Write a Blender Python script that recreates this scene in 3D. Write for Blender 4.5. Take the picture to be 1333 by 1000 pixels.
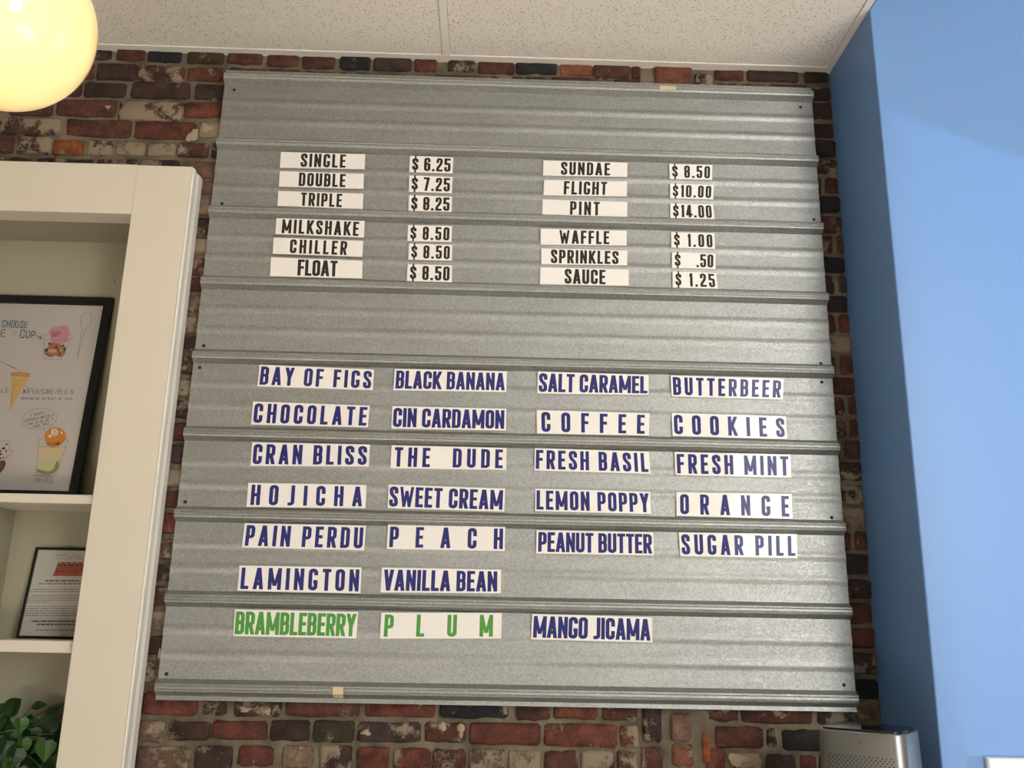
import bpy, math, random
from mathutils import Vector, Matrix, noise
random.seed(7)
S = bpy.context.scene
COL = S.collection
for o in list(bpy.data.objects): bpy.data.objects.remove(o)

# ------------------------------------------------------------------ camera
F = 1180.0
CAM = Vector((0.8729, -2.5504, 1.5759))
RT = Vector((0.99950303, -0.02547367, 0.01856827))
UP = Vector((-0.02442952, -0.25368399, 0.96697861))
FW = Vector((0.01992202, 0.96695167, 0.25418023))
cd = bpy.data.cameras.new('camera'); cam = bpy.data.objects.new('camera', cd); COL.objects.link(cam)
cd.sensor_fit = 'HORIZONTAL'; cd.sensor_width = 36.0; cd.lens = 36.0 * F / 1333.0
cd.clip_start = 0.05; cd.clip_end = 100
cam.matrix_world = Matrix(((RT.x, UP.x, -FW.x, CAM.x), (RT.y, UP.y, -FW.y, CAM.y), (RT.z, UP.z, -FW.z, CAM.z), (0, 0, 0, 1)))
S.camera = cam

def ray(u, v): return FW * F + RT * (u - 666.5) - UP * (v - 500)
def at(u, v, y=0.0):
    d = ray(u, v); return CAM + d * ((y - CAM.y) / d.y)
def atplane(u, v, p, n):
    d = ray(u, v); return CAM + d * ((p - CAM).dot(n) / d.dot(n))

# ------------------------------------------------------------------ light
S.view_settings.view_transform = 'Standard'; S.view_settings.look = 'None'
S.view_settings.gamma = 1.0; S.view_settings.use_curve_mapping = False
S.view_settings.exposure = 0.0
W = bpy.data.worlds.new('sky'); S.world = W; W.use_nodes = True
W.node_tree.nodes['Background'].inputs[0].default_value = (0.75, 0.86, 1.0, 1)
W.node_tree.nodes['Background'].inputs[1].default_value = 0.15

def area(name, loc, target, sx, sy, power, color, spread=180):
    l = bpy.data.lights.new(name, 'AREA'); l.shape = 'RECTANGLE'; l.size = sx; l.size_y = sy
    l.energy = power; l.color = color; l.spread = math.radians(spread)
    o = bpy.data.objects.new(name, l); COL.objects.link(o); o.location = loc
    o.rotation_euler = (Vector(target) - Vector(loc)).to_track_quat('-Z', 'Y').to_euler()
    return o
# shop window daylight behind the photographer, plus an added weak fill at left
area('window_daylight', (3.75, -5.15, 2.6), (3.75, 0, 2.6), 1.7, 2.8, 185, (1.0, 0.975, 0.93))
area('left_fill', (-0.4, -5.15, 1.5), (-0.4, 0, 1.5), 2.2, 2.4, 7, (1.0, 0.97, 0.92))
# low lamp added for bounced sunlight, making the slanted edge on the blue wall
area('low_bounce_lamp', (8.2, -2.2, 0.627), (2.4, -0.3, 2.3), 0.04, 0.04, 400, (0.62, 0.86, 1.0))
# added sun through the tall window; its floor bounce brightens the ceiling
sl = bpy.data.lights.new('sun', 'SUN'); sl.energy = 54.0; sl.angle = math.radians(.6); sl.color = (1.0, .93, .84)
so = bpy.data.objects.new('sun', sl); COL.objects.link(so); so.rotation_euler = Vector((.08, .60, -.75)).to_track_quat('-Z', 'Y').to_euler()

# ------------------------------------------------------------------ helpers
def new_mat(name, color=(0.8, 0.8, 0.8), rough=0.5, metal=0.0, coat=0.0, coat_rough=0.05, spec=0.5):
    m = bpy.data.materials.new(name); m.use_nodes = True
    b = m.node_tree.nodes['Principled BSDF']
    b.inputs['Base Color'].default_value = (*color, 1); b.inputs['Roughness'].default_value = rough
    b.inputs['Metallic'].default_value = metal; b.inputs['Coat Weight'].default_value = coat
    b.inputs['Coat Roughness'].default_value = coat_rough; b.inputs['Specular IOR Level'].default_value = spec
    return m
def N(m, kind, **kw):
    n = m.node_tree.nodes.new(kind)
    for k, v in kw.items():
        if k.startswith('i_'):
            key = k[2:]; key = int(key) if key.isdigit() else key.replace('_', ' ')
            n.inputs[key].default_value = v
        else: setattr(n, k, v)
    return n
def Lk(m, a, b): m.node_tree.links.new(a, b)
def bsdf(m): return m.node_tree.nodes['Principled BSDF']
def noise_bump(m, scale, strength, dist=0.002, detail=4, coord='Object', stretch=None):
    tc = N(m, 'ShaderNodeTexCoord'); nz = N(m, 'ShaderNodeTexNoise'); nz.inputs['Scale'].default_value = scale
    nz.inputs['Detail'].default_value = detail
    src = tc.outputs[coord]
    if stretch:
        mp = N(m, 'ShaderNodeMapping'); mp.inputs['Scale'].default_value = stretch; Lk(m, src, mp.inputs[0]); src = mp.outputs[0]
    Lk(m, src, nz.inputs['Vector'])
    bp = N(m, 'ShaderNodeBump'); bp.inputs['Strength'].default_value = strength; bp.inputs['Distance'].default_value = dist
    Lk(m, nz.outputs['Fac'], bp.inputs['Height']); Lk(m, bp.outputs[0], bsdf(m).inputs['Normal'])
    return nz
def color_var(m, scale, c1, c2, detail=3, lo=0.35, hi=0.65, stretch=None):
    tc = N(m, 'ShaderNodeTexCoord'); nz = N(m, 'ShaderNodeTexNoise'); nz.inputs['Scale'].default_value = scale
    nz.inputs['Detail'].default_value = detail
    src = tc.outputs['Object']
    if stretch:
        mp = N(m, 'ShaderNodeMapping'); mp.inputs['Scale'].default_value = stretch; Lk(m, src, mp.inputs[0]); src = mp.outputs[0]
    Lk(m, src, nz.inputs['Vector'])
    r = N(m, 'ShaderNodeValToRGB'); r.color_ramp.elements[0].position = lo; r.color_ramp.elements[1].position = hi
    r.color_ramp.elements[0].color = (*c1, 1); r.color_ramp.elements[1].color = (*c2, 1)
    Lk(m, nz.outputs['Fac'], r.inputs[0]); Lk(m, r.outputs[0], bsdf(m).inputs['Base Color'])
    return r

class MB:
    def __init__(s): s.v = []; s.f = []; s.sm = []
    def face(s, pts, smooth=False):
        i = len(s.v); s.v += [tuple(p) for p in pts]; s.f.append(tuple(range(i, i + len(pts)))); s.sm.append(smooth)
    def box(s, x0, x1, y0, y1, z0, z1, b=0.0):
        i = len(s.v)
        if b <= 0:
            s.v += [(x, y, z) for x in (x0, x1) for y in (y0, y1) for z in (z0, z1)]
            for q in ((0, 1, 3, 2), (4, 6, 7, 5), (0, 4, 5, 1), (2, 3, 7, 6), (0, 2, 6, 4), (1, 5, 7, 3)):
                s.f.append(tuple(i + k for k in q)); s.sm.append(False)
            return
        # bevelled box: three verts per corner
        idx = {}
        for a, (x, sx) in enumerate(((x0, 1), (x1, -1))):
            for c, (y, sy) in enumerate(((y0, 1), (y1, -1))):
                for e, (z, sz) in enumerate(((z0, 1), (z1, -1))):
                    idx[a, c, e] = len(s.v)
                    s.v += [(x, y + sy * b, z + sz * b), (x + sx * b, y, z + sz * b), (x + sx * b, y + sy * b, z)]
        def F_(*q): s.f.append(tuple(q)); s.sm.append(False)
        for a in (0, 1):
            q = [idx[a, 0, 0], idx[a, 0, 1], idx[a, 1, 1], idx[a, 1, 0]]; F_(*(q if a == 0 else q[::-1]))
        for c in (0, 1):
            q = [idx[0, c, 0] + 1, idx[1, c, 0] + 1, idx[1, c, 1] + 1, idx[0, c, 1] + 1]; F_(*(q if c == 0 else q[::-1]))
        for e in (0, 1):
            q = [idx[0, 0, e] + 2, idx[0, 1, e] + 2, idx[1, 1, e] + 2, idx[1, 0, e] + 2]; F_(*(q if e == 0 else q[::-1]))
        for c in (0, 1):
            for e in (0, 1): F_(idx[0, c, e] + 1, idx[0, c, e] + 2, idx[1, c, e] + 2, idx[1, c, e] + 1)
        for a in (0, 1):
            for e in (0, 1): F_(idx[a, 0, e], idx[a, 0, e] + 2, idx[a, 1, e] + 2, idx[a, 1, e])
        for a in (0, 1):
            for c in (0, 1): F_(idx[a, c, 0], idx[a, c, 0] + 1, idx[a, c, 1] + 1, idx[a, c, 1])
        for a in (0, 1):
            for c in (0, 1):
                for e in (0, 1): F_(idx[a, c, e], idx[a, c, e] + 1, idx[a, c, e] + 2)
    def tube(s, pts, r, n=8, cap=True):
        rings = []
        for k, p in enumerate(pts):
            p = Vector(p); a = Vector(pts[max(0, k - 1)]); b = Vector(pts[min(len(pts) - 1, k + 1)])
            t = (b - a).normalized(); u = t.cross(Vector((0, 0, 1)) if abs(t.z) < .9 else Vector((1, 0, 0))).normalized(); w = t.cross(u)
            rr = r[k] if isinstance(r, (list, tuple)) else r
            rings.append(len(s.v)); s.v += [tuple(p + (u * math.cos(2 * math.pi * j / n) + w * math.sin(2 * math.pi * j / n)) * rr) for j in range(n)]
        for k in range(len(rings) - 1):
            for j in range(n):
                s.f.append((rings[k] + j, rings[k] + (j + 1) % n, rings[k + 1] + (j + 1) % n, rings[k + 1] + j)); s.sm.append(True)
        if cap:
            s.f.append(tuple(rings[0] + j for j in range(n))[::-1]); s.sm.append(False)
            s.f.append(tuple(rings[-1] + j for j in range(n))); s.sm.append(False)
    def lathe(s, prof, cx, cy, n=32, smooth=True):
        i = len(s.v)
        for r, z in prof: s.v += [(cx + r * math.cos(2 * math.pi * j / n), cy + r * math.sin(2 * math.pi * j / n), z) for j in range(n)]
        for k in range(len(prof) - 1):
            for j in range(n):
                s.f.append((i + k * n + j, i + k * n + (j + 1) % n, i + (k + 1) * n + (j + 1) % n, i + (k + 1) * n + j)); s.sm.append(smooth)
    def build(s, name, mat, parent=None, origin=None, shift=None):
        import bmesh
        me = bpy.data.meshes.new(name)
        o0 = Vector(origin) if origin is not None else Vector((0, 0, 0))
        me.from_pydata([tuple(Vector(p) - o0) for p in s.v], [], s.f); me.validate()
        if len(me.polygons) == len(s.sm):
            for p, q in zip(me.polygons, s.sm): p.use_smooth = q
        bm = bmesh.new(); bm.from_mesh(me); bmesh.ops.recalc_face_normals(bm, faces=bm.faces); bm.to_mesh(me); bm.free()
        me.materials.append(mat)
        o = bpy.data.objects.new(name, me); COL.objects.link(o)
        o.location = o0
        if parent is not None:
            o.parent = parent; o.location = o0 - Vector(wloc(parent))
        return o
def wloc(o):
    l = Vector(o.location)
    while o.parent: o = o.parent; l += Vector(o.location)
    return l
def empty(name, loc):
    o = bpy.data.objects.new(name, None); COL.objects.link(o); o.location = loc; o.empty_display_size = .05; return o
def tag(o, label=None, cat=None, group=None, kind=None):
    if label: o['label'] = label
    if cat: o['category'] = cat
    if group: o['group'] = group
    if kind: o['kind'] = kind
    return o

# ------------------------------------------------------------------ materials
M = {}
M['mortar'] = new_mat('mortar', rough=.95)
color_var(M['mortar'], 14, (0.085, 0.07, 0.045), (0.21, 0.175, 0.12), detail=6, lo=.3, hi=.7)
noise_bump(M['mortar'], 120, .9, .004, 8)
def brick_material():
    m = new_mat('old_brick', rough=.9); b = bsdf(m)
    oi = N(m, 'ShaderNodeObjectInfo'); tc = N(m, 'ShaderNodeTexCoord'); geo = N(m, 'ShaderNodeNewGeometry')
    n1 = N(m, 'ShaderNodeTexNoise', i_Scale=28.0, i_Detail=8.0); Lk(m, geo.outputs['Position'], n1.inputs['Vector'])
    n2 = N(m, 'ShaderNodeTexNoise', i_Scale=16.0, i_Detail=7.0, i_Roughness=.62); Lk(m, geo.outputs['Position'], n2.inputs['Vector'])
    n3 = N(m, 'ShaderNodeTexNoise', i_Scale=150.0, i_Detail=6.0, i_Roughness=.7); Lk(m, geo.outputs['Position'], n3.inputs['Vector'])
    mr = N(m, 'ShaderNodeMapRange', i_1=.3, i_2=.7, i_3=.5, i_4=1.5); Lk(m, n1.outputs['Fac'], mr.inputs[0])
    mul = N(m, 'ShaderNodeVectorMath', operation='SCALE'); Lk(m, oi.outputs['Color'], mul.inputs[0]); Lk(m, mr.outputs[0], mul.inputs['Scale'])
    # fine pitting
    mr3 = N(m, 'ShaderNodeMapRange', i_1=.3, i_2=.72, i_3=.55, i_4=1.45); Lk(m, n3.outputs['Fac'], mr3.inputs[0])
    mul2 = N(m, 'ShaderNodeVectorMath', operation='SCALE'); Lk(m, mul.outputs[0], mul2.inputs[0]); Lk(m, mr3.outputs[0], mul2.inputs['Scale'])
    # mortar and old paint smeared over the face: amount in the object's alpha
    th = N(m, 'ShaderNodeMath', operation='ADD'); Lk(m, n2.outputs['Fac'], th.inputs[0]); Lk(m, oi.outputs['Alpha'], th.inputs[1])
    ad = N(m, 'ShaderNodeMath', operation='MULTIPLY_ADD'); ad.inputs[1].default_value = .30; Lk(m, n3.outputs['Fac'], ad.inputs[0]); Lk(m, th.outputs[0], ad.inputs[2])
    rm = N(m, 'ShaderNodeMapRange', i_1=1.09, i_2=1.16); Lk(m, ad.outputs[0], rm.inputs[0])
    mix = N(m, 'ShaderNodeMix', data_type='RGBA'); Lk(m, rm.outputs[0], mix.inputs[0]); Lk(m, mul2.outputs[0], mix.inputs[6])
    mix.inputs[7].default_value = (0.26, 0.205, 0.14, 1); Lk(m, mix.outputs[2], b.inputs['Base Color'])
    hs = N(m, 'ShaderNodeMath', operation='MULTIPLY_ADD'); hs.inputs[1].default_value = .9; Lk(m, rm.outputs[0], hs.inputs[0]); Lk(m, n3.outputs['Fac'], hs.inputs[2])
    bp = N(m, 'ShaderNodeBump', i_Strength=.8, i_Distance=.003); Lk(m, hs.outputs[0], bp.inputs['Height']); Lk(m, bp.outputs[0], b.inputs['Normal'])
    return m
M['brick'] = brick_material()

def galvanised():
    m = new_mat('galvanised_steel', (0.62, 0.63, 0.62), rough=.42, metal=.9); b = bsdf(m)
    tc = N(m, 'ShaderNodeTexCoord')
    vo = N(m, 'ShaderNodeTexVoronoi', i_Scale=260.0); Lk(m, tc.outputs['Object'], vo.inputs['Vector'])
    nz = N(m, 'ShaderNodeTexNoise', i_Scale=9.0, i_Detail=5.0)
    mp = N(m, 'ShaderNodeMapping'); mp.inputs['Scale'].default_value = (.5, 1, 3); Lk(m, tc.outputs['Object'], mp.inputs[0]); Lk(m, mp.outputs[0], nz.inputs['Vector'])
    sep = N(m, 'ShaderNodeSeparateColor'); Lk(m, vo.outputs['Color'], sep.inputs[0])
    a = N(m, 'ShaderNodeMapRange', i_3=.86, i_4=1.12); Lk(m, sep.outputs[0], a.inputs[0])
    c = N(m, 'ShaderNodeMapRange', i_1=.3, i_2=.7, i_3=.93, i_4=1.06); Lk(m, nz.outputs['Fac'], c.inputs[0])
    mu = N(m, 'ShaderNodeMath', operation='MULTIPLY'); Lk(m, a.outputs[0], mu.inputs[0]); Lk(m, c.outputs[0], mu.inputs[1])
    sc = N(m, 'ShaderNodeVectorMath', operation='SCALE'); sc.inputs[0].default_value = (0.37, 0.38, 0.365); Lk(m, mu.outputs[0], sc.inputs['Scale'])
    Lk(m, sc.outputs[0], b.inputs['Base Color'])
    r = N(m, 'ShaderNodeMapRange', i_3=.46, i_4=.62); Lk(m, sep.outputs[1], r.inputs[0]); Lk(m, r.outputs[0], b.inputs['Roughness'])
    bp = N(m, 'ShaderNodeBump', i_Strength=.22, i_Distance=.0008); Lk(m, sep.outputs[2], bp.inputs['Height']); Lk(m, bp.outputs[0], b.inputs['Normal'])
    return m
M['steel'] = galvanised()
M['screw'] = new_mat('blue_black_screw', (0.012, 0.014, 0.03), .4, .3)
M['hole'] = new_mat('dark_hole', (0.01, 0.01, 0.01), .9)

def tile_material():
    m = new_mat('mineral_fibre_tile', (0.87, 0.835, 0.78), rough=.95); b = bsdf(m)
    tc = N(m, 'ShaderNodeTexCoord')
    v = N(m, 'ShaderNodeTexVoronoi', i_Scale=180.0, i_Randomness=1.0); Lk(m, tc.outputs['Object'], v.inputs['Vector'])
    nz = N(m, 'ShaderNodeTexNoise', i_Scale=55.0, i_Detail=3.0); Lk(m, tc.outputs['Object'], nz.inputs['Vector'])
    s = N(m, 'ShaderNodeSeparateColor'); Lk(m, v.outputs['Color'], s.inputs[0])
    # pinhole radius varies from cell to cell
    rr = N(m, 'ShaderNodeMapRange', i_3=.02, i_4=.33); Lk(m, s.outputs[0], rr.inputs[0])
    lt = N(m, 'ShaderNodeMath', operation='SUBTRACT'); Lk(m, v.outputs['Distance'], lt.inputs[0]); Lk(m, rr.outputs[0], lt.inputs[1])
    mk = N(m, 'ShaderNodeMapRange', i_1=-.02, i_2=.05); Lk(m, lt.outputs[0], mk.inputs[0])
    mix = N(m, 'ShaderNodeMix', data_type='RGBA'); Lk(m, mk.outputs[0], mix.inputs[0])
    mix.inputs[6].default_value = (0.30, 0.25, 0.20, 1); mix.inputs[7].default_value = (0.87, 0.835, 0.78, 1)
    Lk(m, mix.outputs[2], b.inputs['Base Color'])
    ad = N(m, 'ShaderNodeMath', operation='MULTIPLY_ADD'); ad.inputs[1].default_value = .5; Lk(m, nz.outputs['Fac'], ad.inputs[0]); Lk(m, mk.outputs[0], ad.inputs[2])
    bp = N(m, 'ShaderNodeBump', i_Strength=.6, i_Distance=.0025); Lk(m, ad.outputs[0], bp.inputs['Height']); Lk(m, bp.outputs[0], b.inputs['Normal'])
    return m
M['tile'] = tile_material()
M['grid'] = new_mat('ceiling_grid_paint', (0.86, 0.83, 0.78), .45)
M['blue'] = new_mat('blue_wall_paint', (0.122, 0.258, 0.53), .42); noise_bump(M['blue'], 300, .12, .0006)
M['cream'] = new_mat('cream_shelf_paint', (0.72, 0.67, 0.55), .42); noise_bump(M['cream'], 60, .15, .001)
M['lit_trim'] = new_mat('lit_gloss_trim', (0.86, 0.84, 0.78), .3)  # paler than the cream: window light on the side face put into colour
M['niche'] = new_mat('niche_shade_paint', (0.35, 0.33, 0.24), .55)  # shade inside the niche put into a darker paint colour
M['black_frame'] = new_mat('black_picture_frame', (0.006, 0.006, 0.006), .45, spec=.25)
M['poster_paper'] = new_mat('drawing_paper', (0.52, 0.48, 0.445), .8); noise_bump(M['poster_paper'], 6, .5, .01, 2, stretch=(1, 1, .2))
M['paper'] = new_mat('notice_paper', (0.46, 0.445, 0.40), .8)
def glazing():
    m = bpy.data.materials.new('clear_glazing'); m.use_nodes = True; nt = m.node_tree; nt.nodes.clear()
    out = N(m, 'ShaderNodeOutputMaterial'); t = N(m, 'ShaderNodeBsdfTransparent'); g = N(m, 'ShaderNodeBsdfGlossy'); g.inputs['Roughness'].default_value = .03
    fr = N(m, 'ShaderNodeFresnel'); fr.inputs[0].default_value = 1.45; mx = N(m, 'ShaderNodeMixShader')
    Lk(m, fr.outputs[0], mx.inputs[0]); Lk(m, t.outputs[0], mx.inputs[1]); Lk(m, g.outputs[0], mx.inputs[2]); Lk(m, mx.outputs[0], out.inputs[0])
    return m
M['glass'] = glazing()
M['card'] = new_mat('laminated_white_card', (0.86, 0.835, 0.79), .5, coat=.5, coat_rough=.05)
M['lamin'] = new_mat('laminate_edge', (0.50, 0.49, 0.45), .25, coat=.3, coat_rough=.05)
M['ink_black'] = new_mat('black_print', (0.022, 0.018, 0.016), .55, coat=.2, coat_rough=.07, spec=.25)
M['ink_navy'] = new_mat('navy_print', (0.022, 0.026, 0.165), .55, coat=.2, coat_rough=.07, spec=.25)
M['ink_green'] = new_mat('green_print', (0.085, 0.32, 0.055), .55, coat=.2, coat_rough=.07, spec=.25)
def ink(name, c, r=.8): 
    M[name] = new_mat(name, c, r); return M[name]

# ------------------------------------------------------------------ setting
ZC = 3.328
def rough_plane():
    mb = MB(); st = 0.0125
    x0, x1, z0, z1 = -2.6, 1.96, 0.0, 3.36
    fx = -0.12; fz = 2.80
    # coarse far region, fine where seen
    nx0 = 0
    def add(xa, xb, za, zb, s):
        nx = max(1, int(round((xb - xa) / s))); nz = max(1, int(round((zb - za) / s))); base = len(mb.v)
        for i in range(nx + 1):
            for j in range(nz + 1):
                x = xa + (xb - xa) * i / nx; z = za + (zb - za) * j / nz
                d = noise.fractal(Vector((x * 22, 3.1, z * 22)), 1.0, 2.0, 4) * .0045
                mb.v.append((x, .031 + d, z))
        for i in range(nx):
            for j in range(nz):
                a = base + i * (nz + 1) + j; mb.f.append((a, a + nz + 1, a + nz + 2, a + 1)); mb.sm.append(True)
    add(fx, x1, 1.0, z1, st); add(-1.3, fx, fz, z1, st); add(x0, -1.3, fz, z1, .1); add(fx, x1, z0, 1.0, .1)
    o = mb.build('wall_back', M['mortar']); o['kind'] = 'structure'; return o
wall = rough_plane()

# bricks: px boxes read off the photograph (left, right, top, bottom), colour key, mortar smear
CK = {'r': (0.105, 0.036, 0.023), 'R': (0.150, 0.044, 0.027), 'd': (0.058, 0.029, 0.020), 'b': (0.019, 0.018, 0.020), 'g': (0.048, 0.036, 0.016),
      'k': (0.042, 0.023, 0.024), 'o': (0.23, 0.085, 0.042), 'O': (0.30, 0.085, 0.025), 't': (0.25, 0.165, 0.10), 'p': (0.19, 0.105, 0.072), 'v': (0.066, 0.036, 0.035)}
BR = []
def B(l, r, t, b, c='r', a=.28): BR.append((l, r, t, b, c, a))
for q in [(62, 118, 62, 74), (122, 144.3, 63, 76, 'd', .3), (150.6, 188.4, 63, 77), (191, 236, 64, 79.7, 'b', .3), (244, 291, 65, 82, 'g', .3), (295.6, 340.9, 66, 82.6), (347.3, 388.3, 68, 85.4, 'r', .3), (393, 436, 69, 88), (442.9, 481.9, 71, 89, 'b', .35),
          (487, 535.5, 73, 91, 'v'), (539.3, 568.7, 75, 91.5, 'R', .3), (584, 618.7, 77, 92, 'd', .38), (622.5, 669.6, 78, 95), (671.7, 725.5, 79, 95, 'b', .2), (729, 771, 81, 97, 'o', .2), (773, 820, 83, 100, 'r'), (822.7, 834, 85, 101, 'r', .3),
          (852, 901, 85, 113, 'o', .3), (930, 969.6, 90, 103), (973, 1040, 91, 105, 'd'), (1047.6, 1078, 92, 106, 'd', .3),
          (60, 103, 80, 101), (107, 121.5, 81.5, 101.5, 'r'), (125.4, 177, 81.5, 102.5, 'd', .26), (179.4, 239.7, 84.5, 104.5, 'r', .45), (244, 290, 87, 104.5, 'R', .38), (296.6, 347, 88, 102, 'r'), (350, 391, 90, 103), (396, 437, 92, 106), (441, 484, 93, 108, 'k', .45), (489.7, 533, 95, 110, 'd', .42),
          (539, 561, 97, 112, 'd', .5), (564, 634.5, 97, 113, 'R', .25), (640, 712, 98.5, 114, 'd', .47), (718.5, 776, 99, 116, 'R', .25), (779, 798, 101, 118, 'r', .5), (800, 834, 102, 119), (905, 928, 96, 119, 'd', .48), (933, 962, 107, 121, 'd', .3), (966, 998, 108, 122), (1003, 1051, 109, 124, 'r'), (1054, 1080, 112, 127, 'd', .4),
          (60, 105, 104, 123), (109, 163, 106, 124.7, 'd'), (171, 246, 107, 127.5, 'd', .3), (253, 306, 109, 129, 'd', .28),
          (12, 67, 128, 149.5, 'r', .3), (72.6, 150, 128.5, 150, 'r', .3), (154, 238, 131.5, 156, 'r', .53), (240.6, 300, 132.5, 152.5, 'R', .25),
          (-22, 78.6, 153, 175, 'd', .5), (85, 169.5, 154, 177, 'r', .3), (174, 254, 157, 180, 'R', .2), (258, 298, 158, 179, 'p', .55),
          (-60, -28, 176, 197), (-24, 17, 177, 197.5, 'r', .36), (23, 65, 177, 199, 'r', .52), (66.6, 107, 180, 201, 'O', .3), (112, 147, 181, 202, 'g', .56), (150.6, 187.5, 183, 201.5, 't', .54), (191, 228, 185, 202, 'r', .5), (230.7, 271, 186.5, 203.5, 'r', .4), (274, 296, 186, 205, 'd', .45),
          (-40, 40, 203.5, 222, 'd', .4), (45, 120, 205, 224, 'k', .4), (126, 178, 206, 226, 'd', .4), (182, 232, 207, 229, 'd', .42), (237, 290, 210, 232, 'p', .35)]: B(*q)
# left strip between shelf and sheets, top to bottom
for t, b, c, a in [(234, 252, 'p', .35), (256, 278, 't', .45), (283, 303, 'd', .42), (310, 329, 't', .5), (335, 357, 'R', .42), (360, 377, 'r', .3), (384, 405, 't', .4), (412, 432, 't', .5), (437, 457, 'd', .46),
                   (464, 486, 'r', .35), (494, 514, 't', .55), (521, 543, 'd', .45), (550, 573, 'r', .3), (578, 602, 'v', .47), (610, 632, 'p', .50), (639, 661, 'r', .33), (667, 694, 'R', .28), (701, 727, 'p', .45), (734, 756, 'd', .45), (763, 788, 'r', .42),
                   (796, 821, 't', .48), (828, 852, 'd', .42), (860, 888, 'r', .45)]:
    xm = 265 + (240 - t) * .115
    w = 40 + (t - 234) * .02; off = random.choice((-22, -6, 8))
    B(xm - w + off, xm + w + off, t, b, c, a)
# right strip beside the blue wall
for t, b, c, a, cuts in [(114, 128, 'd', .3, 0), (132, 153, 'd', .3, 0), (159, 177, 'd', .32, 0), (182, 202, 'k', .2, 0), (207, 225, 'd', .38, 0), (231, 251, 'r', .25, 1072.5), (255, 275.5, 'b', .3, 0), (280, 301.5, 'r', .35, 0), (306, 327, 'r', .4, 1088),
                         (333, 353, 'b', .2, 0), (358, 380, 'v', .45, 1089), (384, 405, 'k', .15, 0), (409, 432, 'r', .25, 1090.5), (436, 457, 't', .5, 0), (462, 487, 'r', .33, 1091.5), (490, 512, 'r', .25, 0), (516, 539, 'r', .4, 1103), (546, 568, 'r', .42, 1105), (573, 597, 'd', .43, 1098),
                         (602, 625, 'd', .38, 0), (631, 656, 'b', .42, 0), (660, 686, 't', .55, 0), (692, 716, 'r', .5, 1111), (721, 747, 'k', .2, 0), (754, 779, 'k', .42, 0), (784, 812, 'r', .25, 0), (818, 844, 'r', .36, 0), (850, 877, 'v', .46, 0), (884, 910, 'b', .15, 0)]:
    xr = 1079 + (t - 95) * .086; xl = 1055 + (t - 122) * .0728
    if cuts: B(xl - 50, cuts - 3, t, b, c, a); B(cuts + 3, xr + 3, t, b, c, max(.2, a - .1))
    else: B(xl - 45 + random.uniform(-20, 20), xr + 3, t, b, c, a)
for q in [(120, 181, 903, 931), (185, 257, 902, 932, 'R', .3), (263.5, 294, 908, 931, 'd', .42), (304, 366, 908, 933, 'd', .44), (372, 468, 909, 933.5, 'r', .4), (473.6, 567, 910, 934.5, 'R', .36), (572.6, 662, 910, 935.5, 'b', .36), (673, 717, 912, 937.5, 'r', .3), (720.6, 778, 913, 937, 'R', .25), (784.5, 830.5, 913, 938.5, 'r', .32),
          (837.5, 861, 913, 966, 'k', .42), (873.6, 899.6, 929, 965, 'p', .22), (926, 961, 915, 939.5, 'r', .4), (965, 1058, 917, 942.5, 'r', .36), (1066, 1112, 917, 945, 'd', .46), (1116, 1160, 914, 938, 't', .48),
          (120, 170, 938, 965), (178, 211, 939, 967, 'p', .45), (218.5, 272.5, 939.6, 964, 'd', .36), (276, 347, 939, 964, 'R', .28), (350, 403, 938, 965.5, 'd', .40), (408, 461, 938.5, 966.6, 'g', .3), (465.5, 547.4, 941, 967, 'v', .37), (553, 606, 941.5, 967, 'r', .45), (611, 703.5, 942, 970.5, 'R', .25), (709, 803.5, 943, 973, 'R', .33), (808, 831, 945, 973, 'R', .48),
          (915, 926, 955, 994, 'O', .15), (932, 993.6, 947, 974.5, 'r', .33), (999, 1014, 949, 974, 'd', .5), (1020, 1072, 951, 978.5, 'b', .1), (1076, 1150, 951, 980, 'r'),
          (105, 170, 972, 1000), (176, 247, 973, 1003, 'p', .45), (253, 303, 972, 1001, 'd', .42), (309.5, 354.5, 972, 998, 'R', .35), (367, 407, 971, 1000, 't', .5), (416, 457.5, 971, 1001, 'd', .52), (464, 507, 973, 1002, 'R', .2), (512, 560, 974.7, 1003, 'R', .35), (563, 607, 976, 1004, 'r', .44), (612, 658, 976, 1005, 'p', .5), (662, 703.5, 977, 1006, 't', .52),
          (710, 753, 978, 1007, 'r', .35), (757, 800, 979, 1008, 'd', .5), (803.5, 829, 979, 1008, 'r', .42), (836, 862.5, 973, 1003, 'R', .4), (876.6, 903, 969, 999, 'o', .36), (920, 946, 975, 1010, 'R', .35), (952, 993, 982, 1010, 'r', .5), (998, 1036, 983, 1011, 'k', .3), (1042, 1064, 984, 1011, 'r', .3), (1068, 1150, 984, 1012, 'k', .3)]: B(*q)
# courses just below the frame, for a camera a step away
x = 110
for row in range(3):
    x = 105 + 20 * row
    while x < 1150:
        w = random.choice((44, 48, 88, 92)); t = 1007 + (x - 600) * .008 + row * 34
        B(x, x + w, t, t + 27, random.choice('rRdrvpR'), random.uniform(.25, .5)); x += w + 6
# courses running on to the left beyond the frame
for t0 in (58, 78, 101, 124, 149, 173, 200):
    x = {58: 57, 78: 55, 101: 55, 124: 7, 149: -27, 173: -64, 200: -45}[t0]
    while x > -330:
        w = random.choice((42, 48, 86)); t = t0 - (60 - x) * .03 + 3
        B(x - w, x - 5, t, t + 19, random.choice('rRdrv'), random.uniform(.25, .5)); x -= w

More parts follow.
